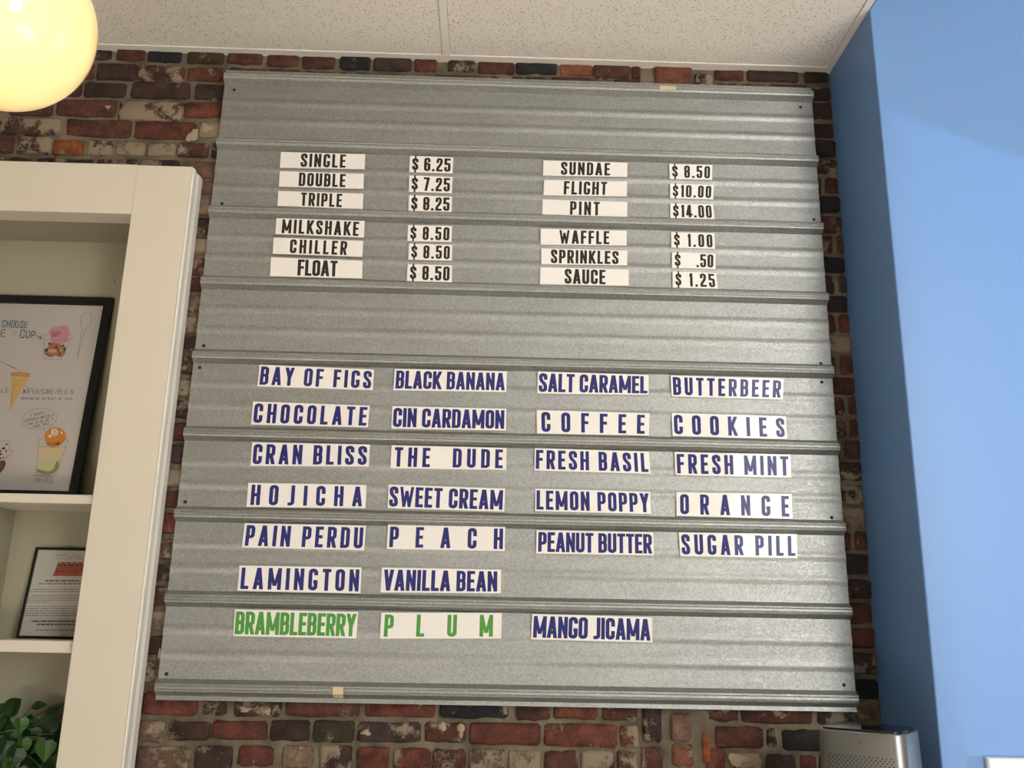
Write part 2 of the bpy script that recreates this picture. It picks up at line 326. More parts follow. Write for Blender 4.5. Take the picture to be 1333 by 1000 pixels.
def make_brick(l, r, t, b, c, a):
    Y = .021; uc = (l + r) / 2; vc = (t + b) / 2
    xl = at(l, vc, Y).x; xr = at(r, vc, Y).x; zt = at(uc, t, Y).z; zb = at(uc, b, Y).z
    xr = min(xr, 1.9415) if xl < 1.94 else xr
    zt = min(zt, ZC + .02)
    cx = (xl + xr) / 2; cz = (zt + zb) / 2; w = xr - xl; h = zt - zb
    if w < .012 or h < .012: return
    if zb < .3: return
    if xl < -.13 and zb < 2.79:
        if xr < -.1: return
        xl = max(xl, -.12); cx = (xl + xr) / 2; w = xr - xl
    yo = Y + random.uniform(-.003, .004); nx, nz = 7, 4
    tilt = random.uniform(-.01, .01); seed = Vector((cx * 31, 5, cz * 37))
    mb = MB(); g = []
    for j in range(nz):
        for i in range(nx):
            fx = i / (nx - 1) - .5; fz = j / (nz - 1) - .5
            edge = i in (0, nx - 1) or j in (0, nz - 1); corner = i in (0, nx - 1) and j in (0, nz - 1)
            jx = noise.noise(seed + Vector((fx * 5, 0, fz * 3))) * .0055; jz = noise.noise(seed + Vector((fx * 7, 9, fz * 3))) * .0055
            x = fx * w * (1 - .05 * corner); z = fz * h * (1 - .12 * corner)
            if i == 1: x = -w / 2 + min(.007, w * .2)
            if i == nx - 2: x = w / 2 - min(.007, w * .2)
            if j == 1: z = -h / 2 + min(.006, h * .2)
            if j == nz - 2: z = h / 2 - min(.006, h * .2)
            x += jx; z += jz + tilt * x * .5
            y = (.0045 if edge else 0) + (.003 if corner else 0) + noise.noise(seed + Vector((fx * 6, 4, fz * 6))) * .002
            g.append(len(mb.v)); mb.v.append((x, y, z))
    for j in range(nz - 1):
        for i in range(nx - 1):
            mb.f.append((g[j * nx + i], g[j * nx + i + 1], g[(j + 1) * nx + i + 1], g[(j + 1) * nx + i])); mb.sm.append(True)
    ring = [g[i] for i in range(nx)] + [g[j * nx + nx - 1] for j in range(1, nz)] + [g[(nz - 1) * nx + i] for i in range(nx - 2, -1, -1)] + [g[j * nx] for j in range(nz - 2, 0, -1)]
    back = []
    for k in ring: back.append(len(mb.v)); p = mb.v[k]; mb.v.append((p[0] * 1.01, .03, p[2] * 1.02))
    n = len(ring)
    for k in range(n): mb.f.append((ring[k], back[k], back[(k + 1) % n], ring[(k + 1) % n])); mb.sm.append(True)
    me = bpy.data.meshes.new('brick'); me.from_pydata(mb.v, [], mb.f)
    for p in me.polygons: p.use_smooth = True
    me.materials.append(M['brick'])
    o = bpy.data.objects.new('brick', me); COL.objects.link(o); o.parent = wall; o.location = (cx, yo, cz)
    k = CK[c]; v = random.uniform(.85, 1.15); v *= .75; o.color = (k[0] * v, k[1] * v, k[2] * v, a)
for q in BR: make_brick(*q)

# blobs of plaster and paint runs left on the brick
def blob(name, u, v, rx, rz, mat, y=.014, ang=0, lobes=3):
    c = at(u, v, y); mb = MB(); n = 14; ring = []
    ph = random.uniform(0, 6)
    mb.v.append((0, -.002, 0))
    for k in range(n):
        t = 2 * math.pi * k / n; q = 1 + .22 * math.sin(lobes * t + ph) + random.uniform(-.25, .2)
        x = math.cos(t) * rx * q; z = math.sin(t) * rz * q
        mb.v.append((x * math.cos(ang) - z * math.sin(ang), 0.006, x * math.sin(ang) + z * math.cos(ang)))
    for k in range(n): mb.f.append((0, 1 + k, 1 + (k + 1) % n)); mb.sm.append(True)
    mb.v = [tuple(Vector(p) + c) for p in mb.v]
    return mb.build(name, mat, wall, c)
M['plaster'] = new_mat('pale_plaster', (0.36, 0.29, 0.20), .9); noise_bump(M['plaster'], 90, .8, .004, 6)
M['white_drip'] = new_mat('white_paint_run', (0.85, 0.85, 0.82), .4)
blob('plaster_patch', 251, 175, .017, .022, M['plaster'], ang=-.4)
blob('plaster_patch', 268, 165, .022, .016, M['plaster'])
blob('plaster_patch', 318, 924, .016, .007, M['plaster'])
blob('plaster_patch', 346, 927, .012, .008, M['plaster'])
blob('plaster_patch', 476, 954.5, .013, .007, M['plaster'])
blob('plaster_patch', 576, 946, .010, .011, M['plaster'])
blob('plaster_patch', 600, 951, .009, .017, M['plaster'])
blob('plaster_patch', 963, 990, .026, .016, M['plaster'], y=.012)
blob('plaster_patch', 139, 138, .010, .006, M['plaster'])
blob('paint_run', 206.5, 851, .0022, .0135, M['white_drip'], y=.012, lobes=1)

# ceiling
ceil = MB(); ceil.box(-2.6, 1.9432, -5.0, .05, ZC + .03, ZC + .06)
ceil_o = tag(ceil.build('ceiling', M['grid']), kind='structure')
def cpart(name, x0, x1, y0, y1, z0, z1, mat, b=0):
    mb = MB(); mb.box(x0, x1, y0, y1, z0, z1, b); return mb.build(name, mat, ceil_o, ((x0 + x1) / 2, (y0 + y1) / 2, z0))
ys = [0.008 - .61 * k for k in range(9)]
xs = [0.695 - 1.22 * 3, 0.695 - 1.22 * 2, 0.695 - 1.22, 0.695, 1.9432]
for i in range(4):
    for k in range(8):
        xa = xs[i] + .012; xb = xs[i + 1] - .012
        if i == 3: xb = 1.9432 - .021
        ya = ys[k + 1] + .012; yb = ys[k] - .012 if k else .02 - .024
        cpart('ceiling_tile', xa + .0012, xb - .0012, ya + .0012, yb - .0012, ZC + .0035, ZC + .02, M['tile'])
for x in xs[:4]: cpart('ceiling_tee', x - .012, x + .012, -5.0, .0, ZC + .0005, ZC + .03, M['grid'])
for k in range(1, 9):
    for i in range(4): cpart('cross_tee', xs[i] + .012, xs[i + 1] - .012, ys[k] - .012, ys[k] + .012, ZC + .001, ZC + .03, M['grid'])
cpart('wall_angle', -2.6, 1.9432, -.004, .034, ZC, ZC + .029, M['grid'])
cpart('wall_angle', 1.9222, 1.9432, -5.0, -.004, ZC - .0004, ZC + .029, M['grid'])

# blue wall: a return standing proud of the brick, taller than the dropped ceiling
def bluewall():
    mb = MB(); x0 = 1.9434; yf = -.295; b = .004; z0, z1 = 0, 4.3; x1 = 4.7
    pts = [(x0, .06), (x0, yf + b), (x0 + .0012, yf + .0012), (x0 + b, yf), (x1, yf), (x1, .06)]
    for k in range(6):
        p, q = pts[k], pts[(k + 1) % 6]; mb.face([(p[0], p[1], z0), (q[0], q[1], z0), (q[0], q[1], z1), (p[0], p[1], z1)])
    mb.face([(p[0], p[1], z1) for p in pts]); mb.face([(p[0], p[1], z0) for p in pts])
    return tag(mb.build('wall_right', M['blue']), kind='structure')
bluewall()
M['shop_white'] = new_mat('shop_wall_paint', (0.14, 0.125, 0.11), .7)
M['floor'] = new_mat('shop_floor', (0.5, 0.46, 0.4), .5); color_var(M['floor'], 3, (.42, .38, .33), (.56, .51, .45))
def struct(name, mat, boxes):
    mb = MB()
    for q in boxes: mb.box(*q)
    return tag(mb.build(name, mat), kind='structure')
struct('floor', M['floor'], [(-2.7, 4.8, -5.1, .2, -.06, 0)])
struct('wall_left', M['shop_white'], [(-2.7, -2.6, -5.1, .2, 0, 4.3)])
# storefront wall behind the photographer with an opening added for the fill and a tall window
struct('wall_front', M['shop_white'], [(-2.6, -1.5, -5.1, -5.0, 0, 4.3), (.7, 2.9, -5.1, -5.0, 0, 4.3), (-1.5, .7, -5.1, -5.0, 2.7, 4.3), (-1.5, .7, -5.1, -5.0, 0, .3), (4.6, 4.8, -5.1, -5.0, 0, 4.3), (2.9, 4.6, -5.1, -5.0, 0, 1.15), (2.9, 4.6, -5.1, -5.0, 4.05, 4.3)])
struct('trim_1', M['shop_white'], [(1.9434, 1.9465, -5.0, -.2952, ZC - .0004, 4.3)])
M['ceil2'] = new_mat('high_ceiling_paint', (0.8, 0.79, 0.76), .8)
struct('trim_2', M['ceil2'], [(1.9432, 4.8, -5.1, .1, 4.3, 4.36)])
# side wall on the right its unseen opening is shaped to cut the low lamp
WH = 1.957
struct('wall_side', M['shop_white'], [(4.7, 4.703, -5.0, -.3, 0, .9), (4.7, 4.703, -5.0, -.3, WH, 4.3), (4.7, 4.703, -5.0, -1.13, .9, WH), (4.7, 4.703, -.5, -.3, .9, WH)])

# ------------------------------------------------------------------ steel sheets
P = .2286; BW = 1.8676
def profile(k0, k1, top_lip, bottom_lip):
    """(z, y) going down; rib k has its lower foot at 3.2 - k*P; y negative comes towards the room"""
    pts = []
    for k in range(k0, k1 + 1):
        zb = 3.2 - k * P; zt = zb + .043
        if k == k0:
            if top_lip: pts += [(zt + .010, -.001), (zt + .001, -.001)]
            else: pass
        pts += [(zt, -.0008), (zt - .011, -.019), (zt - .015, -.020), (zt - .0165, -.0188), (zt - .018, -.020), (zt - .024, -.0205), (zt - .0255, -.0192), (zt - .027, -.0205), (zt - .031, -.019), (zb + .0005, -.0005), (zb, 0)]
        if k < k1 or not bottom_lip:
            L = P - .043
            for f in (.315, .665):
                zc = zb - L * f; pts += [(zc + .017 - .034 * q / 12, -.0014 * (1 - math.cos(2 * math.pi * q / 12))) for q in range(13)]
        if k == k1:
            if bottom_lip: pts += [(zb - .011, -.001)]
            else: pts += [(zb - L + .0002, .0)]
    return pts
def sheet(k0, k1, tl, bl, name_loc):
    mb = MB(); prof = profile(k0, k1, tl, bl); nx = 24; i0 = 0
    for i in range(nx + 1):
        x = BW * i / nx
        for z, y in prof:
            e = math.sin(x * 2.1 + 1) * .0012 + math.sin(z * 9 + x) * .0004
            mb.v.append((x, y + e * 0.6, z))
    n = len(prof)
    fv = list(mb.v); th = .0008; off = len(mb.v)
    mb.v += [(x, y + th, z) for x, y, z in fv]
    def rim(ids):
        for p, q in zip(ids, ids[1:]):
            a, b = fv[p], fv[q]; mb.face([a, b, (b[0], b[1] + th, b[2]), (a[0], a[1] + th, a[2])])
    rim(list(range(n))); rim([nx * n + j for j in range(n)]); rim([i * n for i in range(nx + 1)]); rim([i * n + n - 1 for i in range(nx + 1)])
    for i in range(nx):
        for j in range(n - 1):
            a = i * n + j; mb.f.append((off + a, off + a + 1, off + a + n + 1, off + a + n)); mb.sm.append(False)
            mb.f.append((a, a + n, a + n + 1, a + 1)); mb.sm.append(abs(prof[j][1]) < .0029 and abs(prof[j + 1][1]) < .0029 and abs(prof[j][0] - prof[j + 1][0]) < .004)
    return mb
up_mb = sheet(0, 3, True, False, None); lo_mb = sheet(4, 8, False, True, None)
for nm, mb, lab, zc, screws, extra in (
    ('upper', up_mb, 'upper galvanised ribbed steel sheet carrying the size and price cards', 2.6, [(305, 117), (289, 265), (265, 450), (1042, 139.5), (1059.5, 286), (1068.5, 473.5)], []),
    ('lower', lo_mb, 'lower galvanised ribbed steel sheet carrying the flavour name cards', 1.8, [(260, 478.5), (241, 653.5), (216.5, 877.5), (1069.7, 497.5), (1082.5, 674), (1098.5, 892)], [(1077, 498.5), (1080, 679), (215, 884)])):
    loc = (0, 0, zc)
    root = empty('ribbed_steel_sheet', loc); tag(root, lab, 'metal sheet', 'ribbed steel sheets of the menu board')
    o = mb.build('sheet', M['steel'], root, loc)
    for u, v in screws:
        c = at(u, v, -.001); s = MB(); s.lathe([(.0001, -.004), (.0022, -.0038), (.0042, -.002), (.0050, .0)], 0, 0, 10)
        s.v = [(p[0] + c.x, p[2] + c.y, p[1] + c.z) for p in s.v]; s.build('screw', M['screw'], root, c)
    for u, v in extra:
        c = at(u, v, -.0015); s = MB(); s.face([(c.x + .0016 * math.cos(a * 1.047), c.y, c.z + .0016 * math.sin(a * 1.047)) for a in range(6)]); s.build('screw_hole', M['hole'], root, c)
    M.setdefault('tape', new_mat('yellowed_tape', (0.62, 0.52, 0.33), .5))
    if nm == 'upper':
        a, b2 = at(859, 116, -.022), at(880, 122, -.022); s = MB(); zt = 3.243
        zt_ = 3.2 + .043 - .012; s.box(a.x, b2.x, -.0222, -.0208, 3.2 + .0175, 3.2 + .031); s.build('paper_sticker', M['tape'], root, (a.x, -.022, zt_))
    else:
        zb = 3.2 - 8 * P; a, b2 = at(422, 900, -.021), at(447, 900, -.021); s = MB()
        s.box(a.x + .022, b2.x, -.0222, -.0207, zb + .012, zb + .031); s.face([(a.x + .022, -.0199, zb + .0118), (b2.x, -.0199, zb + .0118), (b2.x, -.005, zb + .002), (a.x + .024, -.005, zb + .002)])
        s.build('tape_scrap', M['tape'], root, (a.x, -.022, zb + .02))
        M['stain'] = new_mat('grey_scuff', (0.22, 0.20, 0.17), .7)
        for (u, v, n2) in ((962, 746, 3), (1000, 750, 5), (996, 745, 3), (1004, 754, 3)):
            s = MB(); c = at(u, v, -.0006)
            for _ in range(n2):
                q = c + Vector((random.uniform(-.006, .006), 0, random.uniform(-.008, .008))); r = random.uniform(.0008, .0022)
                s.face([(q.x + r * math.cos(k * 1.26), q.y - .0006, q.z + r * 1.6 * math.sin(k * 1.26)) for k in range(5)])
            s.build('scuff_mark', M['stain'], root, c)

# ------------------------------------------------------------------ lettering
T = .155
GL = {  # width, strokes: (flags, points) on the centreline box; r = rounded corners, c = closed, d = diagonal to be clipped
 'A': (.44, [('d', [(.02, -.0), (.43, 1)]), ('d', [(.98, 0), (.57, 1)]), ('', [(.2, .22), (.8, .22)])]),
 'B': (.40, [('r', [(0, 1), (.97, 1), (.97, .52), (0, .52)]), ('r', [(0, .52), (1, .52), (1, 0), (0, 0)]), ('e', [(0, 0), (0, 1)])]),
 'C': (.40, [('r', [(1, .62), (1, 1), (0, 1), (0, 0), (1, 0), (1, .38)])]),
 'D': (.40, [('r', [(-.0, 1), (1, 1), (1, 0), (0, 0)]), ('e', [(0, 0), (0, 1)])]),
 'E': (.34, [('e', [(0, 0), (0, 1)]), ('h', [(0, 1), (1, 1)]), ('h', [(0, .51), (.85, .51)]), ('h', [(0, 0), (1, 0)])]),
 'F': (.34, [('e', [(0, 0), (0, 1)]), ('h', [(0, 1), (1, 1)]), ('h', [(0, .51), (.85, .51)])]),
 'G': (.40, [('r', [(1, .73), (1, 1), (0, 1), (0, 0), (1, 0), (1, .40)]), ('h', [(.55, .38), (1, .38)])]),
 'H': (.41, [('e', [(0, 0), (0, 1)]), ('e', [(1, 0), (1, 1)]), ('', [(0, .51), (1, .51)])]),
 'I': (.15, [('e', [(.5, 0), (.5, 1)])]),
 'J': (.32, [('r', [(1, 1.1), (1, 0), (-.3, 0)])]),
 'K': (.42, [('e', [(0, 0), (0, 1)]), ('d', [(0.08, .28), (.95, 1)]), ('d', [(.32, .58), (1, 0)])]),
 'L': (.33, [('e', [(0, 0), (0, 1)]), ('h', [(0, 0), (1, 0)])]),
 'M': (.58, [('e', [(0, 0), (0, 1)]), ('e', [(1, 0), (1, 1)]), ('dn', [(.05, 1), (.47, .12)]), ('dn', [(.95, 1), (.53, .12)])]),
 'N': (.42, [('e', [(0, 0), (0, 1)]), ('e', [(1, 0), (1, 1)]), ('dn', [(.04, 1), (.96, 0)])]),
 'O': (.40, [('rc', [(0, 0), (0, 1), (1, 1), (1, 0)])]),
 'P': (.39, [('e', [(0, 0), (0, 1)]), ('r', [(0, 1), (1, 1), (1, .43), (0, .43)])]),
 'R': (.40, [('e', [(0, 0), (0, 1)]), ('r', [(0, 1), (1, 1), (1, .46), (0, .46)]), ('d', [(.5, .52), (.97, 0)])]),
 'S': (.39, [('r', [(1, .68), (1, 1), (0, 1), (0, .64), (1, .38), (1, 0), (0, 0), (0, .32)])]),
 'T': (.37, [('h', [(0, 1), (1, 1)]), ('e', [(.5, 0), (.5, 1)])]),
 'U': (.40, [('r', [(0, 1.1), (0, 0), (1, 0), (1, 1.1)])]),
 'V': (.43, [('d', [(.02, 1), (.45, 0)]), ('d', [(.98, 1), (.55, 0)])]),
 'W': (.66, [('dn', [(.0, 1), (.24, 0)]), ('dn', [(.5, .86), (.27, 0)]), ('dn', [(.5, .86), (.73, 0)]), ('dn', [(1.0, 1), (.76, 0)])]),
 'X': (.42, [('d', [(.03, 0), (.97, 1)]), ('d', [(.97, 0), (.03, 1)])]),
 'Y': (.42, [('d', [(.03, 1), (.5, .42)]), ('d', [(.97, 1), (.5, .42)]), ('e', [(.5, 0), (.5, .46)])]),
 'Z': (.37, [('h', [(0, 1), (1, 1)]), ('h', [(0, 0), (1, 0)]), ('d', [(.95, .95), (.05, .05)])]),
 '0': (.38, [('rc', [(0, 0), (0, 1), (1, 1), (1, 0)])]),
 '1': (.23, [('e', [(1, 0), (1, 1)]), ('', [(-.4, .88), (1, .88)])]),
 '2': (.38, [('r', [(0, .66), (0, 1), (1, 1), (1, .6), (0, .2), (0, 0)]), ('h', [(0, 0), (1, 0)])]),
 '4': (.40, [('h', [(0, .18), (1.1, .18)]), ('d', [(.52, 1), (.0, .2)]), ('e', [(.72, 0), (.72, 1)])]),
 '5': (.38, [('h', [(0, 1), (.95, 1)]), ('', [(0, .5), (0, 1)]), ('r', [(0, .58), (1, .62), (1, 0), (0, 0), (0, .32)])]),
 '6': (.38, [('r', [(1, .7), (1, 1), (0, 1), (0, 0), (1, 0), (1, .56), (0, .56)])]),
 '7': (.36, [('h', [(0, 1), (1, 1)]), ('d', [(.95, .95), (.35, 0)])]),
 '8': (.38, [('rc', [(0, .52), (0, 1), (1, 1), (1, .52)]), ('rc', [(0, 0), (0, .52), (1, .52), (1, 0)])]),
 '.': (.19, [('x', [(.5, 0), (.5, .17)])]),
 '$': (.37, [('r', [(1, .66), (1, .92), (0, .92), (0, .62), (1, .4), (1, .08), (0, .08), (0, .34)]), ('x', [(.5, .9), (.5, 1.12)]), ('x', [(.5, -.12), (.5, .1)])]),
 '/': (.40, [('d', [(0, 0), (1, 1)])]),
}
def rounded(pts, r, closed):
    n = len(pts); out = []
    for i in range(n):
        p = Vector(pts[i])
        if not closed and i in (0, n - 1): out.append(p); continue
        a = Vector(pts[(i - 1) % n]); b = Vector(pts[(i + 1) % n]); da = a - p; db = b - p
        rr = min(r, da.length * .5, db.length * .5)
        if rr < 1e-4: out.append(p); continue
        p0 = p + da.normalized() * rr; p1 = p + db.normalized() * rr
        for k in range(6):
            t = k / 5; out.append(p0 * (1 - t) ** 2 + p * (2 * t * (1 - t)) * 1.0 + p1 * t * t)
    return out
def stroke_polys(pts, h, closed=False):
    n = len(pts); L = []; R = []
    for i in range(n):
        p = pts[i]
        a = pts[i - 1] if (i > 0 or closed) else None; b = pts[(i + 1) % n] if (i < n - 1 or closed) else None
        d1 = (p - a).normalized() if a is not None else None; d2 = (b - p).normalized() if b is not None else None
        if d1 is None: d1 = d2
        if d2 is None: d2 = d1
        n1 = Vector((-d1.y, d1.x)); n2 = Vector((-d2.y, d2.x)); m = n1 + n2
        if m.length < .2: m = n1
        m.normalize(); s = h / max(.45, m.dot(n1)); L.append(p + m * s); R.append(p - m * s)
    out = []
    for i in range(n if closed else n - 1):
        j = (i + 1) % n; out.append([L[i], L[j], R[j], R[i]])
    return out
def clip(poly, lo, hi):
    for s, v in ((1, lo), (-1, -hi)):
        q = []
        for i in range(len(poly)):
            a, b = poly[i], poly[(i + 1) % len(poly)]; fa = a.y * s - v; fb = b.y * s - v
            if fa >= 0: q.append(a)
            if (fa >= 0) != (fb >= 0): q.append(a + (b - a) * (fa / (fa - fb)))
        poly = q
        if len(poly) < 3: return []
    return poly
def glyph(ch, t=T):
    w, strokes = GL[ch]; out = []; sx = 1.17; h = t / 2; ww = max((w + (.045 if w > .2 else 0)) / sx, t); rr = .17
    for fl, pts in strokes:
        q = [Vector((h + x * (ww - t), h + y * (1 - t))) for x, y in pts]
        if 'x' in fl: q = [Vector((h + x * (ww - t), y)) for x, y in pts]
        if 'e' in fl: q[0] = q[0] + (q[0] - q[-1]).normalized() * (h if q[0].y < .3 or q[0].y > .7 else 0); q[-1] = q[-1] + (q[-1] - q[0]).normalized() * (h if q[-1].y > .7 else 0)
        if 'h' in fl: d = (q[-1] - q[0]).normalized(); q[0] = q[0] - d * h * (1 if pts[0][0] <= .01 else 0); q[-1] = q[-1] + d * h
        if 'd' in fl:
            d = (q[-1] - q[0]).normalized()
            if pts[0][1] in (0, 1, -.0): q[0] = q[0] - d * t
            if pts[-1][1] in (0, 1): q[-1] = q[-1] + d * t
        if 'r' in fl: q = rounded(q, rr, 'c' in fl)
        hh = h * (1.0 if 'x' not in fl else (.62 if ch == '$' else .95)) * (.8 if 'n' in fl else 1)
        for poly in stroke_polys(q, hh, 'c' in fl):
            if 'x' not in fl: poly = clip(poly, 0, 1)
            if len(poly) >= 3: out.append([Vector((p.x * sx, p.y)) for p in poly])
    return ww * sx, out
def layout(text, aspect, a, b, cap, sq=None):
    """polygons in card space: s in 0..1 across, t in 0..1 up; aspect = card width / height"""
    chars = []
    for ch in text: chars.append((.17, []) if ch == ' ' else glyph(ch))
    span = (b - a) * aspect / cap                    # in cap heights
    nat = sum(c[0] for c in chars); gap = (span - nat) / max(1, len(chars) - 1); sx = 1
    if gap < .035: gap = .035; sx = span / (nat + gap * (len(chars) - 1))
    x = 0; out = []
    for w, polys in chars:
        if polys: out.append([[(a + (x + q.x) * sx * cap / aspect, (1 - cap) / 2 + q.y * cap) for q in p] for p in polys])
        x += w + gap
    return out
def card(name, text, q, a, b, inkmat, label, group, cap=.84, cat='sign card', laminate=False):
    TL, TR, BR_, BL = [at(u, v, -.0058) for u, v in q]
    c = (TL + TR + BR_ + BL) / 4; root = empty(name, c); tag(root, label, cat, group)
    def bil(s, t, y): p = (BL * (1 - s) + BR_ * s) * (1 - t) + (TL * (1 - s) + TR * s) * t; return Vector((p.x, y, p.z))
    mb = MB(); yf = -.0066; yb = -.0052; n = 4
    for k in range(n):
        s0, s1 = k / n, (k + 1) / n
        mb.face([bil(s0, 0, yf), bil(s1, 0, yf), bil(s1, 1, yf), bil(s0, 1, yf)])
    F4 = [bil(0, 0, yf), bil(1, 0, yf), bil(1, 1, yf), bil(0, 1, yf)]; B4 = [bil(0, 0, yb), bil(1, 0, yb), bil(1, 1, yb), bil(0, 1, yb)]
    for k in range(4): mb.face([F4[k], F4[(k + 1) % 4], B4[(k + 1) % 4], B4[k]])
    mb.face(B4); plate_o = mb.build('card', M['card'], root, c)
    e = .0016; w = (TR - TL).length; h = (TL - BL).length; es, et = e / w, e / h
    lm = MB(); y0, y1 = -.0050, -.0036
    F4 = [bil(-es, -et, y0), bil(1 + es, -et, y0), bil(1 + es, 1 + et, y0), bil(-es, 1 + et, y0)]; B4 = [Vector((p.x, y1, p.z)) for p in F4]
    lm.face(F4); lm.face(B4)
    for k in range(4): lm.face([F4[k], F4[(k + 1) % 4], B4[(k + 1) % 4], B4[k]])
    lm.build('backing', M['lamin'], root, c)
    asp = w / h
    for polys in layout(text, asp, a, b, cap):
        tx = MB()
        for k, poly in enumerate(polys): tx.face([bil(s, t, -.00685 - (k % 7) * .00001) for s, t in poly])
        s0 = sum(p[0][0] for p in polys) / len(polys); tx.build('letter', inkmat, plate_o, bil(s0, .5, -.00685))
def Z1(p): return (240 + p[0] / 3.3325, 180 + p[1] / 3.3325)
def Z2(p): return (680 + p[0] / 3.3325, 180 + p[1] / 3.3325)
def Z3(p): return (240 + p[0] / 3.174, 460 + p[1] / 3.174)
def Z4(p): return (680 + p[0] / 3.174, 460 + p[1] / 3.174)
def Z5(p): return (180 + p[0] / 3.3325, 700 + p[1] / 3.3325)
def Z6(p): return (560 + p[0] / 3.3325, 700 + p[1] / 3.3325)
SZ = [
 (Z1, 'SINGLE', [(420, 60), (784, 70), (781, 134), (415, 127)], .24, .775), (Z1, 'DOUBLE', [(415, 143), (779, 155), (776, 219), (411, 209)], .23, .785),
 (Z1, 'TRIPLE', [(408, 229), (776, 241), (773, 307), (404, 293)], .27, .755), (Z1, 'MILKSHAKE', [(400, 347), (782, 360), (778, 430), (395, 415)], .07, .94),
 (Z1, 'CHILLER', [(388, 432), (776, 446), (771, 514), (384, 500)], .187, .825), (Z1, 'FLOAT', [(377, 517), (773, 532), (770, 608), (372, 598)], .295, .73),
 (Z2, 'SUNDAE', [(92, 97), (455, 107), (454, 167), (90, 162)], .21, .795), (Z2, 'FLIGHT', [(95, 181), (454, 188), (452, 252), (92, 247)], .24, .76),
 (Z2, 'PINT', [(88, 266), (455, 277), (454, 343), (86, 333)], .325, .675), (Z2, 'WAFFLE', [(80, 393), (452, 402), (451, 465), (80, 461)], .215, .80),
 (Z2, 'SPRINKLES', [(83, 478), (455, 488), (454, 551), (82, 546)], .11, .90), (Z2, 'SAUCE', [(78, 560), (461, 570), (461, 640), (77, 634)], .275, .737)]
for Z, tx, q, a, b in SZ:
    card('menu_card', tx, [Z(p) for p in q], a, b, M['ink_black'], 'white menu card lettered %s in black on the upper steel sheet' % tx, 'menu item cards on the upper sheet', cap=.88)
PR = [
 (Z1, '$ 6.25', [(979, 77), (1166, 84), (1163, 152), (976, 147)], 'SINGLE'), (Z1, '$ 7.25', [(976, 162), (1163, 169), (1160, 238), (974, 232)], 'DOUBLE'), (Z1, '$ 8.25', [(975, 247), (1161, 254), (1159, 322), (972, 317)], 'TRIPLE'),
 (Z1, '$ 8.50', [(971, 377), (1161, 382), (1158, 450), (968, 445)], 'MILKSHAKE'), (Z1, '$ 8.50', [(975, 458), (1162, 463), (1160, 531), (972, 526)], 'CHILLER'), (Z1, '$ 8.50', [(969, 546), (1162, 552), (1159, 625), (966, 620)], 'FLOAT'),
 (Z2, '$ 8.50', [(637, 112), (824, 117), (822, 180), (640, 176)], 'SUNDAE'), (Z2, '$10.00', [(641, 197), (830, 203), (827, 265), (641, 260)], 'FLIGHT'), (Z2, '$14.00', [(642, 283), (827, 287), (833, 352), (642, 347)], 'PINT'),
 (Z2, '$ 1.00', [(646, 408), (832, 413), (835, 480), (647, 474)], 'WAFFLE'), (Z2, '$    .50', [(649, 495), (838, 500), (837, 567), (650, 563)], 'SPRINKLES'), (Z2, '$ 1.25', [(652, 578), (840, 584), (848, 653), (652, 647)], 'SAUCE')]
for Z, tx, q, of in PR:
    card('price_card', tx, [Z(p) for p in q], .06, .95, M['ink_black'], 'small white price card reading %s beside the %s card' % (' '.join(tx.split()).replace('$ ', '$'), of), 'price cards on the upper sheet', cap=.84)
